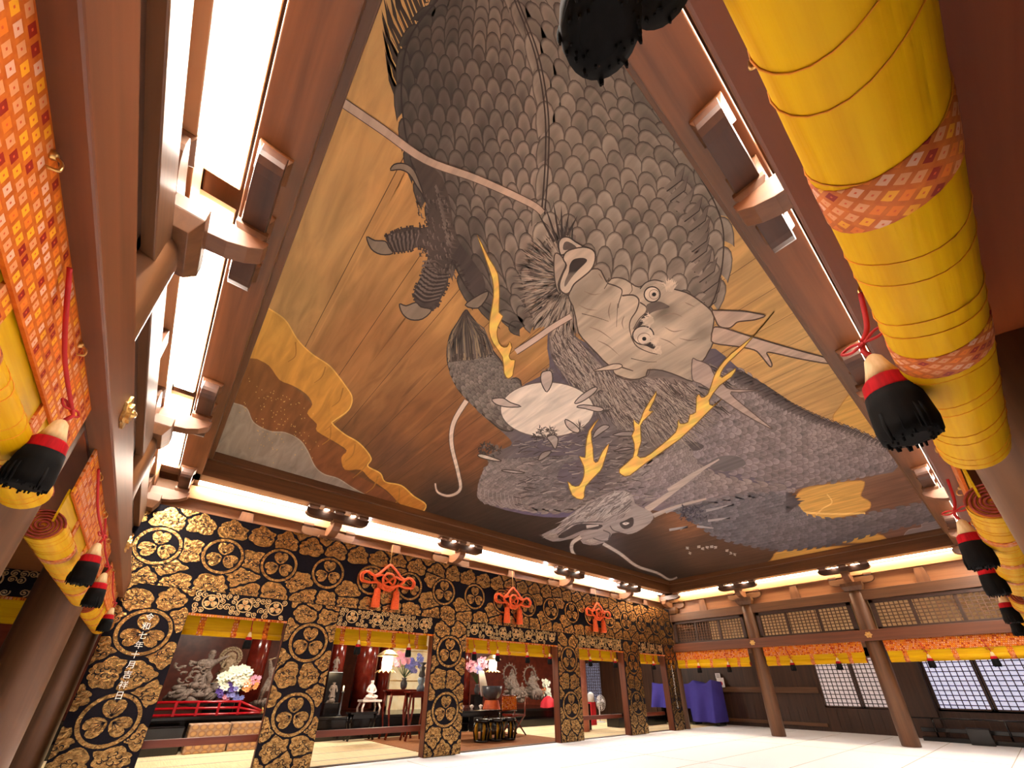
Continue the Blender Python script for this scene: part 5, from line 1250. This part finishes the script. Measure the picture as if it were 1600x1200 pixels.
for px, py, h, l in ((517, 1098, .5, 'small grey carved figure at the left edge of the second opening'), (523, 1050, .42, 'grey carved figure up behind the second gold drape')):
    y = 12.4 if py > 1060 else 13.1; b = A(px, py, y); figure((b.x, y, b.z), h, {'rocks': 14, 'rock_r': .2, 'rock_z': .1}, l)
# statue group in the third opening
for i, (px, py, h, y, l) in enumerate(((800, 1092, 1.0, 13.2, 'carved deity with ring halo, left in the statue group of the wide opening'), (832, 1092, .95, 13.0, 'carved deity with ring halo, right in the statue group of the wide opening'), (816, 1096, .6, 12.6, 'small carved attendant in front of the two deities'))):
    b = A(px, py, y); t, P = figure((b.x, y, max(b.z, .53)), h, {'seated': i < 2, 'pelvis': (0, 0, .52), 'chest': (0, 0, .7), 'neck': (0, 0, .8), 'knee_l': (-.2, -.16, .46), 'foot_l': (-.1, -.24, .34), 'knee_r': (.2, -.16, .46), 'foot_r': (.1, -.24, .34), 'rocks': 40, 'rock_r': .36, 'rock_z': .36, 'rock_z0': 0}, l, hair='topknot')
    if i < 2:
        mb = MB(); c = P((0, .14, .86)); mb.tube([(c[0]+.3*math.cos(2*PI*k/28), c[1], c[2]+.3*math.sin(2*PI*k/28)) for k in range(28)], .03, 6, closed=True)
        for q in range(16): a = 2*PI*q/16; mb.tube([(c[0]+.3*math.cos(a), c[1], c[2]+.3*math.sin(a)), (c[0]+.4*math.cos(a+.1), c[1], c[2]+.4*math.sin(a+.1))], [.03, .008], 6)
        part(mb, 'halo', ['carved_wood'], t)
        mb = MB(); mb.ball(P((.05, -.22, .2)), .2, 14, 0, (1.5, .8, 1)); mb.tube([P((-.2, -.3, .24)), P((-.3, -.36, .14)), P((-.3, -.38, 0))], [.08, .05, .03], 8)
        for e in (-.12, .06, .22): mb.tube([P((e, -.3, .14)), P((e, -.3, -.02))], .045, 8)
        for q in range(26):
            a = R.uniform(-.3, 3.4); rr = R.uniform(.12, .34); p0 = P((rr*math.cos(a), .02, .5+rr*math.sin(a)))
            mb.tube([(p0[0]+.07*(1-j*.12)*math.cos(a+j*.7), p0[1]-.04, p0[2]+.07*(1-j*.12)*math.sin(a+j*.7)) for j in range(6)], [.034-.004*j for j in range(6)], 6)
        part(mb, 'mount', ['carved_wood'], t)
# ---- columns
for px, y, r, l in ((389, 13.4, .24, 'glossy dark red column behind the bouquet'), (519, 13.6, .2, 'glossy dark red column beside the second gold drape'), (566, 13.8, .34, 'broad glossy red column behind the white seated figure'), (596, 14.3, .2, 'narrow red column left of the cream folding screen'), (725, 14, .2, 'dark red column at the left of the wide opening')):
    p = A(px, 1080, y); mb = MB(); mb.lathe([(r, .605), (r, 3.3)], (p.x, y, 0), 28); single(mb, 'lacquered_column', ['dark_red_lacquer'], (p.x, y, .4), l, 'column', 'lacquered columns in the altar room')
p = A(909, 1080, 9.6); mb = MB(); mb.lathe([(.17, 0), (.17, 3.3)], (p.x, 9.6, 0), 24); single(mb, 'round_column', ['pink_column'], (p.x, 9.6, 0), 'pinkish brown column at the left of the fan opening', 'column')
# ---- red railing
x0, x1 = A(245, 1110, 12.0).x, A(372, 1110, 12.0).x; xe = A(408, 1118, 12).x
t = thing('red_railing', ((x0+x1)/2, 12.03, .6), 'bright red lacquered railing in front of the left statues', 'railing')
for z in (.63, .75, .87): mb = MB(); mb.tube([(x0-.4, 12.03, z), (x1, 12.03, z), (xe, 12.03, max(.64, z-.2))], .028, 10); part(mb, 'rail_bar', ['red_lacquer'], t)
for q in range(5): x = x0-.1+(x1-x0+.1)*q/4; mb = MB(); mb.box(x-.025, x+.025, 12.0, 12.06, .6, .88); part(mb, 'post', ['red_lacquer'], t, .005)
mb = MB(); mb.lathe([(.03, 0), (.045, .03), (.02, .06), (.03, .09), (0, .13)], (xe, 12.03, .62), 12); part(mb, 'end_cap', ['gilt'], t, label='gilt end cap')
# ---- covered boxes
for (a, b_, l) in ((283, 347, 'left brocade-covered box with round medallions on the cream matting'), (349, 424, 'right brocade-covered box with round medallions on the cream matting')):
    p, q = A(a, 1172, 11.5), A(b_, 1172, 11.5); mb = MB(); mb.box(p.x, q.x, 11.2, 11.62, 0, .5); single(mb, 'covered_box', ['medallion_cloth'], ((p.x+q.x)/2, 11.4, 0), l, 'box', 'brocade covered boxes', .02)
mb = MB(); p = A(262, 1150, 11.6); mb.box(p.x-.4, p.x+.22, 11.3, 11.7, 0, .46); single(mb, 'lacquer_box', ['black_lacquer'], (p.x, 11.5, 0), 'plain black lacquered box left of the brocade-covered boxes', 'box', None, .015)
# ---- flowers
def bouquet(px, py, y, clusters, label, vase='dark_vase', vh=.28, zb=None):
    b = A(px, py, y); t = thing('flower_arrangement', tuple(b), label, 'flowers')
    mb = MB(); mb.lathe([(.05, 0), (.08, .05), (.09, vh*.5), (.05, vh*.85), (.075, vh)], b, 16); part(mb, 'vase', [vase], t)
    for (cx_, cy_, r_, n, mat, s_) in clusters:
        c = A(cx_, cy_, y-.05); mb = MB(); st = MB()
        for k in range(n):
            a, e = R.uniform(0, 2*PI), R.uniform(0, 1)**.5; p = c+Vector((r_*e*math.cos(a), R.uniform(-.1, .1), r_*.8*e*math.sin(a)))
            for q in range(7):
                a2 = 2*PI*q/7; d = Vector((math.cos(a2), -.35, math.sin(a2)))*s_
                n2 = d.cross(Vector((0, 1, 0))).normalized()*s_*.33
                mb.add([p, p+d*.6+n2, p+d, p+d*.6-n2], [(0, 1, 2, 3)])
            mb.ball(p+Vector((0, -s_*.2, 0)), s_*.25, 6)
            if k % 3 == 0: st.tube([p, (p+b+Vector((0, 0, vh)))/2+Vector((0, .03, 0)), b+Vector((0, 0, vh))], .006, 4)
        part(mb, 'blossoms', [mat], t); part(st, 'stems', ['leaf'], t)
bouquet(362, 1096, 12.2, [(368, 1060, .3, 70, 'petal_white', .09), (354, 1079, .17, 26, 'petal_purple', .07), (388, 1066, .2, 22, 'petal_orange', .06), (368, 1085, .16, 14, 'petal_blue', .06), (348, 1092, .1, 10, 'petal_pink', .05), (398, 1063, .1, 10, 'petal_pink', .06)], 'big white, purple and orange bouquet behind the red railing', vh=.2)
bouquet(630, 1077, 11.2, [(626, 1030, .22, 34, 'petal_pink', .07), (646, 1040, .2, 30, 'petal_blue', .07), (655, 1028, .12, 14, 'petal_blue', .05)], 'pink and lilac flower arrangement in a slim dark vase beside the lit lantern')
bouquet(745, 1085, 11.5, [(738, 1040, .2, 30, 'petal_pink', .07), (752, 1036, .18, 26, 'petal_pink', .07), (745, 1046, .15, 20, 'petal_blue', .06)], 'pink and blue flowers at the left of the wide opening')
bouquet(853, 1100, 13.4, [(852, 1068, .18, 20, 'petal_white', .07), (855, 1082, .2, 26, 'petal_white', .06), (848, 1078, .16, 10, 'petal_orange', .05)], 'white flowers against the jamb of the wide opening')
for px, py, y, w_, l in ((745, 1085, 11.5, .16, 'slim black pedestal under the pink and blue flowers'), (517, 1098, 12.4, .2, 'black pedestal under the small grey figure at the left edge of the second opening'), (523, 1050, 13.1, .2, 'tall black pedestal behind the second gold drape'), (352, 1060, 13.1, .3, 'dark pedestal under the haloed deity'), (853, 1100, 13.4, .18, 'dark pedestal under the white flowers')):
    b = A(px, py, y); z0 = 0 if y < 12 else (.6 if px < 460 else .5 if px < 760 else .52); zt = b.z-(.1 if px == 352 else 0)
    if zt-z0 > .03: mb = MB(); mb.box(b.x-w_, b.x+w_, y-w_*.7, y+w_*.7, z0, zt-.002); single(mb, 'pedestal', ['black_lacquer'], (b.x, y, z0), l, 'pedestal', 'black pedestals in the altar room', .008)
# ---- lanterns
def lantern(px, py, y, label, s=1.0):
    p = A(px, py, y); t = thing('hanging_lantern', tuple(p), label, 'lantern', 'lit hanging lanterns')
    mb = MB(); mb.lathe([(.0, .34*s), (.1*s, .32*s), (.24*s, .22*s), (.28*s, .18*s), (.26*s, .17*s)], p, 20); part(mb, 'canopy', ['brocade_pale'], t)
    mb = MB(); mb.lathe([(.12*s, -.12*s), (.13*s, 0), (.12*s, .17*s)], p, 16); part(mb, 'glowing_body', ['lantern_glow'], t)
    mb = MB()
    for k in range(14):
        a = 2*PI*k/14; d = Vector((math.cos(a), math.sin(a), 0)); sd = Vector((-d.y, d.x, 0)); q = Vector(p)+Vector((0, 0, -.12*s))
        mb.add([q+d*.1*s+sd*.03*s, q+d*.1*s-sd*.03*s, q+d*.22*s-sd*.04*s+Vector((0, 0, -.05*s)), q+d*.28*s+Vector((0, 0, -.1*s)), q+d*.22*s+sd*.04*s+Vector((0, 0, -.05*s))], [(0, 1, 2, 3, 4)])
    part(mb, 'petals', ['brocade_pale'], t)
    mb = MB(); mb.tube([tuple(p+Vector((0, 0, .33*s))), (p.x, p.y, 3.3)], .012, 6); part(mb, 'chain', ['gilt'], t)
lantern(605, 1037, 10.8, 'blazing lotus lantern in front of the cream folding screen'); lantern(770, 1040, 10.8, 'blazing lantern in the middle of the wide opening', .9)
# ---- cream screen, scroll, incense vases
t = thing('folding_screen', (A(640, 1060, 14.2).x, 14.2, .5), 'cream folding screen with painted square panels behind the red tables', 'screen')
xs = [A(px, 1060, 14.2).x for px in (612, 626, 640, 657, 676, 700)]
for k in range(5):
    mb = MB(); y0, y1 = (14.2, 14.32) if k % 2 else (14.32, 14.2)
    mb.hexa([(xs[k], y0, .5), (xs[k+1], y1, .5), (xs[k+1], y1+.03, .5), (xs[k], y0+.03, .5)], [(xs[k], y0, 2.9), (xs[k+1], y1, 2.9), (xs[k+1], y1+.03, 2.9), (xs[k], y0+.03, 2.9)])
    fp = part(mb, 'panel', ['screen_cream'], t)
    m2 = MB()
    for z in (.95, 1.35, 1.8, 2.3): m2.hexa([(xs[k], y0-.012, z), (xs[k+1], y1-.012, z), (xs[k+1], y1, z), (xs[k], y0, z)], [(xs[k], y0-.012, z+.03), (xs[k+1], y1-.012, z+.03), (xs[k+1], y1, z+.03), (xs[k], y0, z+.03)])
    part(m2, 'panel_bars', ['gilt'], fp)
b = A(657, 1080, 10.6); t = thing('incense_stand', tuple(b), 'stack of dark and blue-white incense vases right of the lilac flowers', 'vase')
mb = MB(); mb.lathe([(.09, 0), (.11, .06), (.06, .16), (.1, .24), (.09, .32)], b, 16); part(mb, 'lower_vase', ['blue_vase'], t)
mb = MB(); mb.lathe([(.05, .32), (.09, .36), (.06, .48), (.09, .56), (.03, .6), (.12, .68)], b, 16); part(mb, 'upper_vase', ['dark_vase'], t)
p = A(752, 1048, 11); q = A(757, 1088, 11); mb = MB(); mb.hexa([(p.x-.1, 11, p.z), (p.x+.1, 11, p.z), (p.x+.1, 11.012, p.z), (p.x-.1, 11.012, p.z)], [(q.x-.16, 10.95, q.z), (q.x+.16, 10.95, q.z), (q.x+.16, 10.962, q.z), (q.x-.16, 10.962, q.z)]); single(mb, 'paper_banner', ['paper_white'], ((p.x+q.x)/2, 11, q.z), 'white paper banner hanging below the pink and blue flowers', 'banner')
# candle stands
for px, py, y, l in ((533, 1098, 12.2, 'thin dark candle stand with a white candle, left of the seated figure'),):
    b = A(px, py, y); t = thing('candle_stand', tuple(b), l, 'candle'); mb = MB(); mb.lathe([(.07, .5-b.z), (.02, .54-b.z), (.015, .22), (.05, .26)], b, 12); part(mb, 'stand', ['dark_vase'], t)
    mb = MB(); mb.lathe([(.02, .26), (.02, .34)], b, 10); part(mb, 'candle', ['candle'], t); mb = MB(); mb.ball(b+Vector((0, 0, .37)), .018, 8, 0, (1, 1, 2)); part(mb, 'flame', ['flame'], t)
# ---- tables and seats
def table(x, y, w, d, z, mat, label, zb=0, group=None, apron=.1):
    t = thing('altar_table', (x, y, zb), label, 'table', group)
    mb = MB(); mb.box(x-w/2, x+w/2, y-d/2, y+d/2, z-.045, z); part(mb, 'top', [mat], t, .01)
    for e in (-1, 1): mb = MB(); mb.box(x-w/2+.06, x+w/2-.06, y+e*(d/2-.065)-.015, y+e*(d/2-.065)+.015, z-.045-apron, z-.045); part(mb, 'apron', [mat], t)
    for sx in (-1, 1):
        for sy in (-1, 1):
            X, Y = x+sx*(w/2-.07), y+sy*(d/2-.07); mb = MB(); mb.tube([(X, Y, z-.045), (X+sx*.03, Y, zb+(z-zb)*.6), (X-sx*.02, Y, zb+(z-zb)*.25), (X+sx*.04, Y, zb+.012)], [.035, .03, .022, .03], 8); part(mb, 'leg', [mat], t)
    return t
p = A(622, 1148, 11.2); table(A(624, 1090, 11.2).x, 11.2, .75, .5, A(630, 1077, 11.2).z-.001, 'dark_red_lacquer', 'tall dark red lacquered table below the lit lantern'); table(A(650, 1100, 10.6).x, 10.6, .6, .4, A(657, 1080, 10.6).z-.001, 'dark_red_lacquer', 'dark red lacquered table at the right edge of the second opening')
table(A(568, 1100, 11.4).x, 11.4, .7, .36, .62, 'black_lacquer', 'low black table in front of the white seated figure')
table(A(738, 1108, 9.9).x, 9.9, 1.5, .6, .66, 'black_lacquer', 'long black table with small white cups, left in the wide opening')
for k, (px, l) in enumerate(((722, 'leftmost small white cup on the long black table'), (737, 'middle small white cup on the long black table'), (751, 'rightmost small white cup on the long black table'))):
    b = A(px, 1108, 9.8); b = Vector((b.x, 9.8, .66)); mb = MB(); mb.lathe([(.035, 0), (.02, .03), (.055, .09), (.05, .1), (0, .13)], b, 12); single(mb, 'offering_cup', ['white_stone'], b, l, 'cup', 'white cups on the black table')
def stool(x, y, label, h=.5):
    t = thing('round_stool', (x, y, 0), label, 'stool', 'black and gold round stools')
    mb = MB(); mb.lathe([(.0, h), (.17, h), (.195, h-.03), (.19, h-.07), (.16, h-.09)], (x, y, 0), 24); part(mb, 'seat', ['black_lacquer'], t)
    for k in range(5):
        a = 2*PI*k/5+.3; mb = MB(); mb.tube([(x+.16*math.cos(a), y+.16*math.sin(a), h-.08), (x+.2*math.cos(a), y+.2*math.sin(a), h*.55), (x+.16*math.cos(a), y+.16*math.sin(a), .05)], .026, 8); part(mb, 'leg', ['black_lacquer'], t)
        mb = MB(); mb.tube([(x+.14*math.cos(a+.2), y+.14*math.sin(a+.2), h-.09), (x+.175*math.cos(a+.16), y+.175*math.sin(a+.16), h*.55), (x+.14*math.cos(a+.2), y+.14*math.sin(a+.2), .06)], .02, 6); part(mb, 'gilt_edge', ['gold_yellow'], t)
    mb = MB(); mb.lathe([(.14, .02), (.18, .02), (.18, .06), (.14, .06)], (x, y, 0), 20); part(mb, 'ring', ['black_lacquer'], t)
for jx, px, py, l in ((0, 748, 1160, 'leftmost black and gold round stool, nearest the third gold drape'), (.42, 748, 1160, 'middle black and gold round stool'), (.84, 748, 1160, 'rightmost black and gold round stool, beside the red folding chair')):
    p = at(px, py, 2, 0); stool(p.x+jx, p.y-.1, l)
b = A(768, 1110, 10.7); t = thing('bell_gong', (b.x, 10.7, 0), 'large black bowl gong on an orange cloth, above the stools', 'gong')
mb = MB(); mb.lathe([(.3, 0), (.26, .1), (.26, .5), (.3, .56)], (b.x, 10.7, 0), 20); part(mb, 'stand', ['black_lacquer'], t)
mb = MB(); mb.lathe([(.28, .56), (.26, .62), (.2, .84), (.19, .85)], (b.x, 10.7, 0), 24); part(mb, 'cloth', ['orange_cloth'], t)
mb = MB(); mb.lathe([(.1, .86), (.22, .92), (.28, 1.04), (.3, 1.22), (.28, 1.22), (.25, 1.05), (.0, .9)], (b.x, 10.7, 0), 28); part(mb, 'bowl', ['dark_vase'], t)
# red folding chair
p = at(806, 1150, 2, 0); x, y = p.x+.02, p.y+.1; t = thing('folding_chair', (x, y, 0), 'dark red folding chair with crossed legs and patterned back on the brown carpet', 'chair')
for e in (-1, 1):
    mb = MB(); mb.tube([(x-.26, y+e*.22, .02), (x+.2, y+e*.22, .5), (x+.26, y+e*.22, .95)], .022, 8); part(mb, 'leg', ['dark_red_lacquer'], t)
    mb = MB(); mb.tube([(x+.26, y+e*.19, .02), (x-.22, y+e*.19, .52)], .022, 8); part(mb, 'leg', ['dark_red_lacquer'], t)
mb = MB(); mb.box(x-.24, x+.22, y-.24, y+.24, .47, .52); part(mb, 'seat', ['dark_red_lacquer'], t, .01)
mb = MB(); mb.box(x-.26, x+.26, y+.2, y+.225, .6, .98); part(mb, 'backrest', ['orange_brocade_x'], t)
for z in (.02, .6, .97): mb = MB(); mb.tube([(x-.27, y+.2, z), (x+.27, y+.2, z)], .018, 8); part(mb, 'crossbar', ['dark_red_lacquer'], t)
# red cloth heap on the right stage
b = A(858, 1113, 12.15); b.z = .53; mb = MB(); n = 24; vs = []
for i, (r, z) in enumerate(((.34, 0), (.3, .14), (.2, .28), (.06, .36))):
    for k in range(n): a = 2*PI*k/n; rr = r*(1+.16*math.sin(a*5+i)); vs.append((b.x+rr*math.cos(a), b.y+rr*math.sin(a)*.7, b.z+z+.02*math.sin(a*3)))
mb.add(vs+[(b.x, b.y, b.z+.37)], [(i*n+k, i*n+(k+1) % n, (i+1)*n+(k+1) % n, (i+1)*n+k) for i in range(3) for k in range(n)]+[(3*n+k, 3*n+(k+1) % n, 4*n) for k in range(n)], 0, True)
single(mb, 'red_cloth', ['red_dot'], b, 'crumpled bright red cloth on the stage beside the jamb', 'cloth')
# ---- fourth and fifth openings
y0, y1 = at(941, 1075, 0, XW).y, at(915, 1075, 0, XW).y; mb = MB()
shoji(y0, y1, .55, 2.3, 'shoji_paper', 8, 14)
for (a, b_) in ((10.9, y0-.1),):
    mb = MB()
    for k in range(4): yy = a+(b_-a)*k/4; mb.box(XW-.06, XW-.0, yy, yy+(b_-a)/4-.03, 0, 2.6)
    struct(mb.build('door_1', ['wood_dark_z'], bevel=.008))
b = A(938, 1128, 11.6); b.z = 0; zc = A(938, 1098, 11.6).z; t = thing('electric_fan', (b.x, 11.6, 0), 'white standing fan on the cream matting, fourth opening', 'fan')
mb = MB(); mb.lathe([(.2, 0), (.2, .02), (.03, .04)], b, 20); part(mb, 'base', ['fan_white'], t); mb = MB(); mb.tube([(b.x, 11.6, .03), (b.x, 11.6, zc)], .02, 8); part(mb, 'pole', ['fan_white'], t)
mb = MB()
for rr in (.07, .14, .21, .27): mb.tube([(b.x+rr*math.cos(2*PI*k/28), 11.5-.02*(.27-rr), zc+rr*math.sin(2*PI*k/28)) for k in range(28)], .006, 5, closed=True)
for k in range(18): a = 2*PI*k/18; mb.tube([(b.x, 11.48, zc), (b.x+.27*math.cos(a), 11.5, zc+.27*math.sin(a))], .004, 4)
part(mb, 'guard', ['fan_white'], t)
for k in range(4): 
    a = 2*PI*k/4+.4; mb = MB(); c, s_ = math.cos(a), math.sin(a); mb.add([(b.x+.03*c, 11.53, zc+.03*s_), (b.x+.24*math.cos(a-.35), 11.51, zc+.24*math.sin(a-.35)), (b.x+.25*c, 11.53, zc+.25*s_), (b.x+.22*math.cos(a+.35), 11.56, zc+.22*math.sin(a+.35))], [(0, 1, 2, 3)]); part(mb, 'blade', ['fan_white'], t)
mb = MB(); mb.lathe([(.05, 0), (.06, .08), (.03, .14)], (b.x, 11.54, zc), 14, 0, (0, 1, 0)); part(mb, 'motor', ['fan_white'], t)
b = A(908, 1112, 9.9); b.z = 0; t = thing('red_figure', (b.x, 9.9, 0), 'red and white doll-like figure on a black box by the pinkish column', 'figure')
mb = MB(); mb.box(b.x-.1, b.x+.35, 9.8, 10.1, 0, .72); part(mb, 'box', ['black_lacquer'], t, .01); mb = MB(); mb.lathe([(.1, .72), (.09, .9), (.06, 1.0)], (b.x, 9.9, 0), 14); part(mb, 'robe', ['red_dot'], t); mb = MB(); mb.lathe([(.03, 1.0), (.05, 1.04), (.045, 1.14), (0, 1.2)], (b.x, 9.9, 0), 12); part(mb, 'head', ['white_stone'], t)
b = A(925, 1118, 11); b.z = 0; t = thing('donation_stand', (b.x, 11, 0), 'small red and white stand in front of the narrow shoji, left of the fan', 'stand')
mb = MB(); mb.box(b.x-.13, b.x+.13, 10.9, 11.1, 0, .72); part(mb, 'box', ['red_dot'], t, .01); mb = MB(); mb.lathe([(.11, .72), (.13, .8), (.11, .98), (.04, 1.04)], (b.x, 11, 0), 14); part(mb, 'white_top', ['fan_white'], t)
mb = MB(); p = A(1000, 1118, 9.6); mb.box(p.x-1.1, p.x+1.8, 9.7, 10.2, 0, .34); mb.box(p.x-1.0, p.x+.2, 9.72, 10.1, .34, .40); single(mb, 'low_bench', ['black_lacquer'], (p.x, 9.9, 0), 'low black bench seen through the last two openings', 'bench', None, .01)
# ---- purple cloth over something long in the far corner
t = thing('covered_furniture', (16.2, 9.2, 0), 'bundle draped in bright purple cloth behind the last gold drape', 'furniture')
mb = MB(); ny, nz = 80, 14; vs = []
def ptop(u): return 1.33+.13*math.exp(-((u-.99)/.06)**2)+.12*math.exp(-((u-.72)/.06)**2)+.08*math.exp(-((u-.3)/.08)**2)+.05*math.exp(-(u/.08)**2)
for i in range(ny+1):
    u = i/ny; y = 10.3-2.45*u; zt = ptop(u); zb = .52 if u < .62 else .12
    for j in range(nz+1):
        w_ = j/nz; z = zt+(zb-zt)*w_; vs.append((16.0-.16*w_-.10*w_*math.sin(u*26+1.5*w_), y, z))
for i in range(ny+1): u = i/ny; y = 10.3-2.45*u; vs.append((16.75, y, ptop(u)-.06))
m = nz+1
fs = [(i*m+j, (i+1)*m+j, (i+1)*m+j+1, i*m+j+1) for i in range(ny) for j in range(nz)]+[(i*m, (ny+1)*m+i, (ny+1)*m+i+1, (i+1)*m) for i in range(ny)]
o_ = (ny+1)*m; L_ = len(vs); vs += [(16.75, 10.3, .5), (16.75, 7.85, .12)]
fs += [tuple([0]+list(range(1, m))+[L_, o_]), tuple([ny*m+j for j in range(m)][::-1]+[o_+ny, L_+1])]
mb.add(vs, fs, 0, True); part(mb, 'cloth', ['purple_cloth'], t)
for y in (10.1, 8.9, 8.0): mb = MB(); mb.box(16.2, 16.7, y-.06, y+.06, 0, 1.2); part(mb, 'frame_leg', ['black_lacquer'], t)
def card(px0, py0, px1, py1, x, label, dot=False, kind='notice'):
    a, b_ = at(px0, py0, 0, x), at(px1, py1, 0, x); t = thing(kind, (x, (a.y+b_.y)/2, b_.z), label, 'notice')
    mb = MB(); mb.box(x, x+.015, a.y, b_.y, b_.z, a.z); part(mb, 'card', ['paper_white'], t)
    if dot: mb = MB(); cy_, cz_ = (a.y+b_.y)/2, b_.z+(a.z-b_.z)*.4; mb.prism([(cy_+.07*math.cos(2*PI*k/20), cz_+.07*math.sin(2*PI*k/20)) for k in range(20)], lambda u, v, d: (x-d, u, v), .001, .004); part(mb, 'red_dot', ['red_dot'], t)
    else:
        mb = MB()
        for k in range(4): z = b_.z+(a.z-b_.z)*(.2+.2*k); mb.box(x-.002, x, b_.y+.03, a.y-.03, z-.008, z+.008)
        part(mb, 'marks', ['carved_wood'], t)
XP = 16.95
card(1119, 1059, 1133, 1074, XP, 'white poster with a red disc on the dark wall beside the purple cloth', True); card(1117, 1052, 1126, 1060, XP+.02, 'small white slip just above the red disc poster'); card(1117, 1097, 1130, 1107, XP-.1, 'white notice board low beside the purple cloth')
p = at(1124, 1112, 0, XP-.1); mb = MB(); mb.box(XP-.12, XP-.06, p.y-.03, p.y+.03, 0, at(1124, 1107, 0, XP-.1).z); single(mb, 'notice_stand', ['black_lacquer'], (XP-.09, p.y, 0), 'thin dark stand under the low white notice board', 'stand')
# ---- low black barrier and box before the bright shoji
XB_ = 16.3
t = thing('low_barrier', (XB_, 1.2, 0), 'long low black barrier with a thin rail under the bright shoji', 'barrier')
mb = MB(); mb.box(XB_-.12, XB_+.3, -.4, 2.6, 0, .1); mb.box(XB_+.05, XB_+.15, -.4, 2.6, .2, .3); part(mb, 'base', ['black_lacquer'], t, .01)
mb = MB(); mb.tube([(XB_, -.4, .52), (XB_, 2.75, .52)], .018, 8); part(mb, 'rail_bar', ['black_lacquer'], t)
for y in (-.2, 1.0, 2.3): mb = MB(); mb.tube([(XB_, y, .08), (XB_, y, .52)], .02, 8); part(mb, 'post', ['black_lacquer'], t)
a, b_ = at(1508, 1140, 0, 15.85), at(1556, 1163, 0, 15.85); mb = MB(); mb.box(15.85, 16.12, a.y, b_.y, 0, .36); single(mb, 'black_box', ['black_lacquer'], (16, (a.y+b_.y)/2, 0), 'squat black box on the white floor in front of the low barrier', 'box', None, .02)
# ---- unseen lamps, added to brighten altar room and far aisle, above the sight line
for x, y, l in ((1.3, 10.6, 'ceiling light panel of the altar room, over the left statues'), (5.4, 11.2, 'ceiling light panel of the altar room, over the seated figure'), (9.4, 11.0, 'ceiling light panel of the altar room, over the wide opening'), (13.5, 11.2, 'ceiling light panel of the altar room, over the fan')):
    t = thing('ceiling_fill_panel', (x, y, 3.25), l, 'lamp', 'ceiling panel lights in the altar room'); mb = MB(); mb.box(x-.55, x+.55, y-.3, y+.3, 3.25, 3.3); part(mb, 'housing', ['lamp_housing'], t); mb = MB(); mb.box(x-.5, x+.5, y-.26, y+.26, 3.235, 3.25); part(mb, 'diffuser', ['altar_fill_glow'], t)
for y, l in ((1.1, 'strip lamp inside the far aisle above the bright shoji'), (3.96, 'strip lamp inside the far aisle above the dim shoji'), (6.8, 'strip lamp inside the far aisle above the purple cloth')):
    t = thing('aisle_fill_lamp', (14.7, y, 3.6), l, 'lamp', 'strip lamps in the far aisle'); mb = MB(); mb.box(14.62, 14.8, y-.7, y+.7, 3.66, 3.72); part(mb, 'housing', ['lamp_housing'], t); mb = MB(); mb.box(14.64, 14.78, y-.68, y+.68, 3.6, 3.66); part(mb, 'diffuser', ['aisle_fill_glow'], t)
# ================================================================== LIGHT AND VIEW
sc = bpy.context.scene
w = bpy.data.worlds.new('world'); sc.world = w; w.use_nodes = True
w.node_tree.nodes['Background'].inputs['Color'].default_value = (.9, .75, .6, 1); w.node_tree.nodes['Background'].inputs['Strength'].default_value = .0
sc.view_settings.view_transform = 'Standard'; sc.view_settings.look = 'None'; sc.view_settings.gamma = 1; sc.view_settings.use_curve_mapping = False
sc.view_settings.exposure = 0.33
sc.cycles.use_denoising = True; sc.cycles.max_bounces = 8; sc.cycles.diffuse_bounces = 5; sc.cycles.sample_clamp_indirect = 8
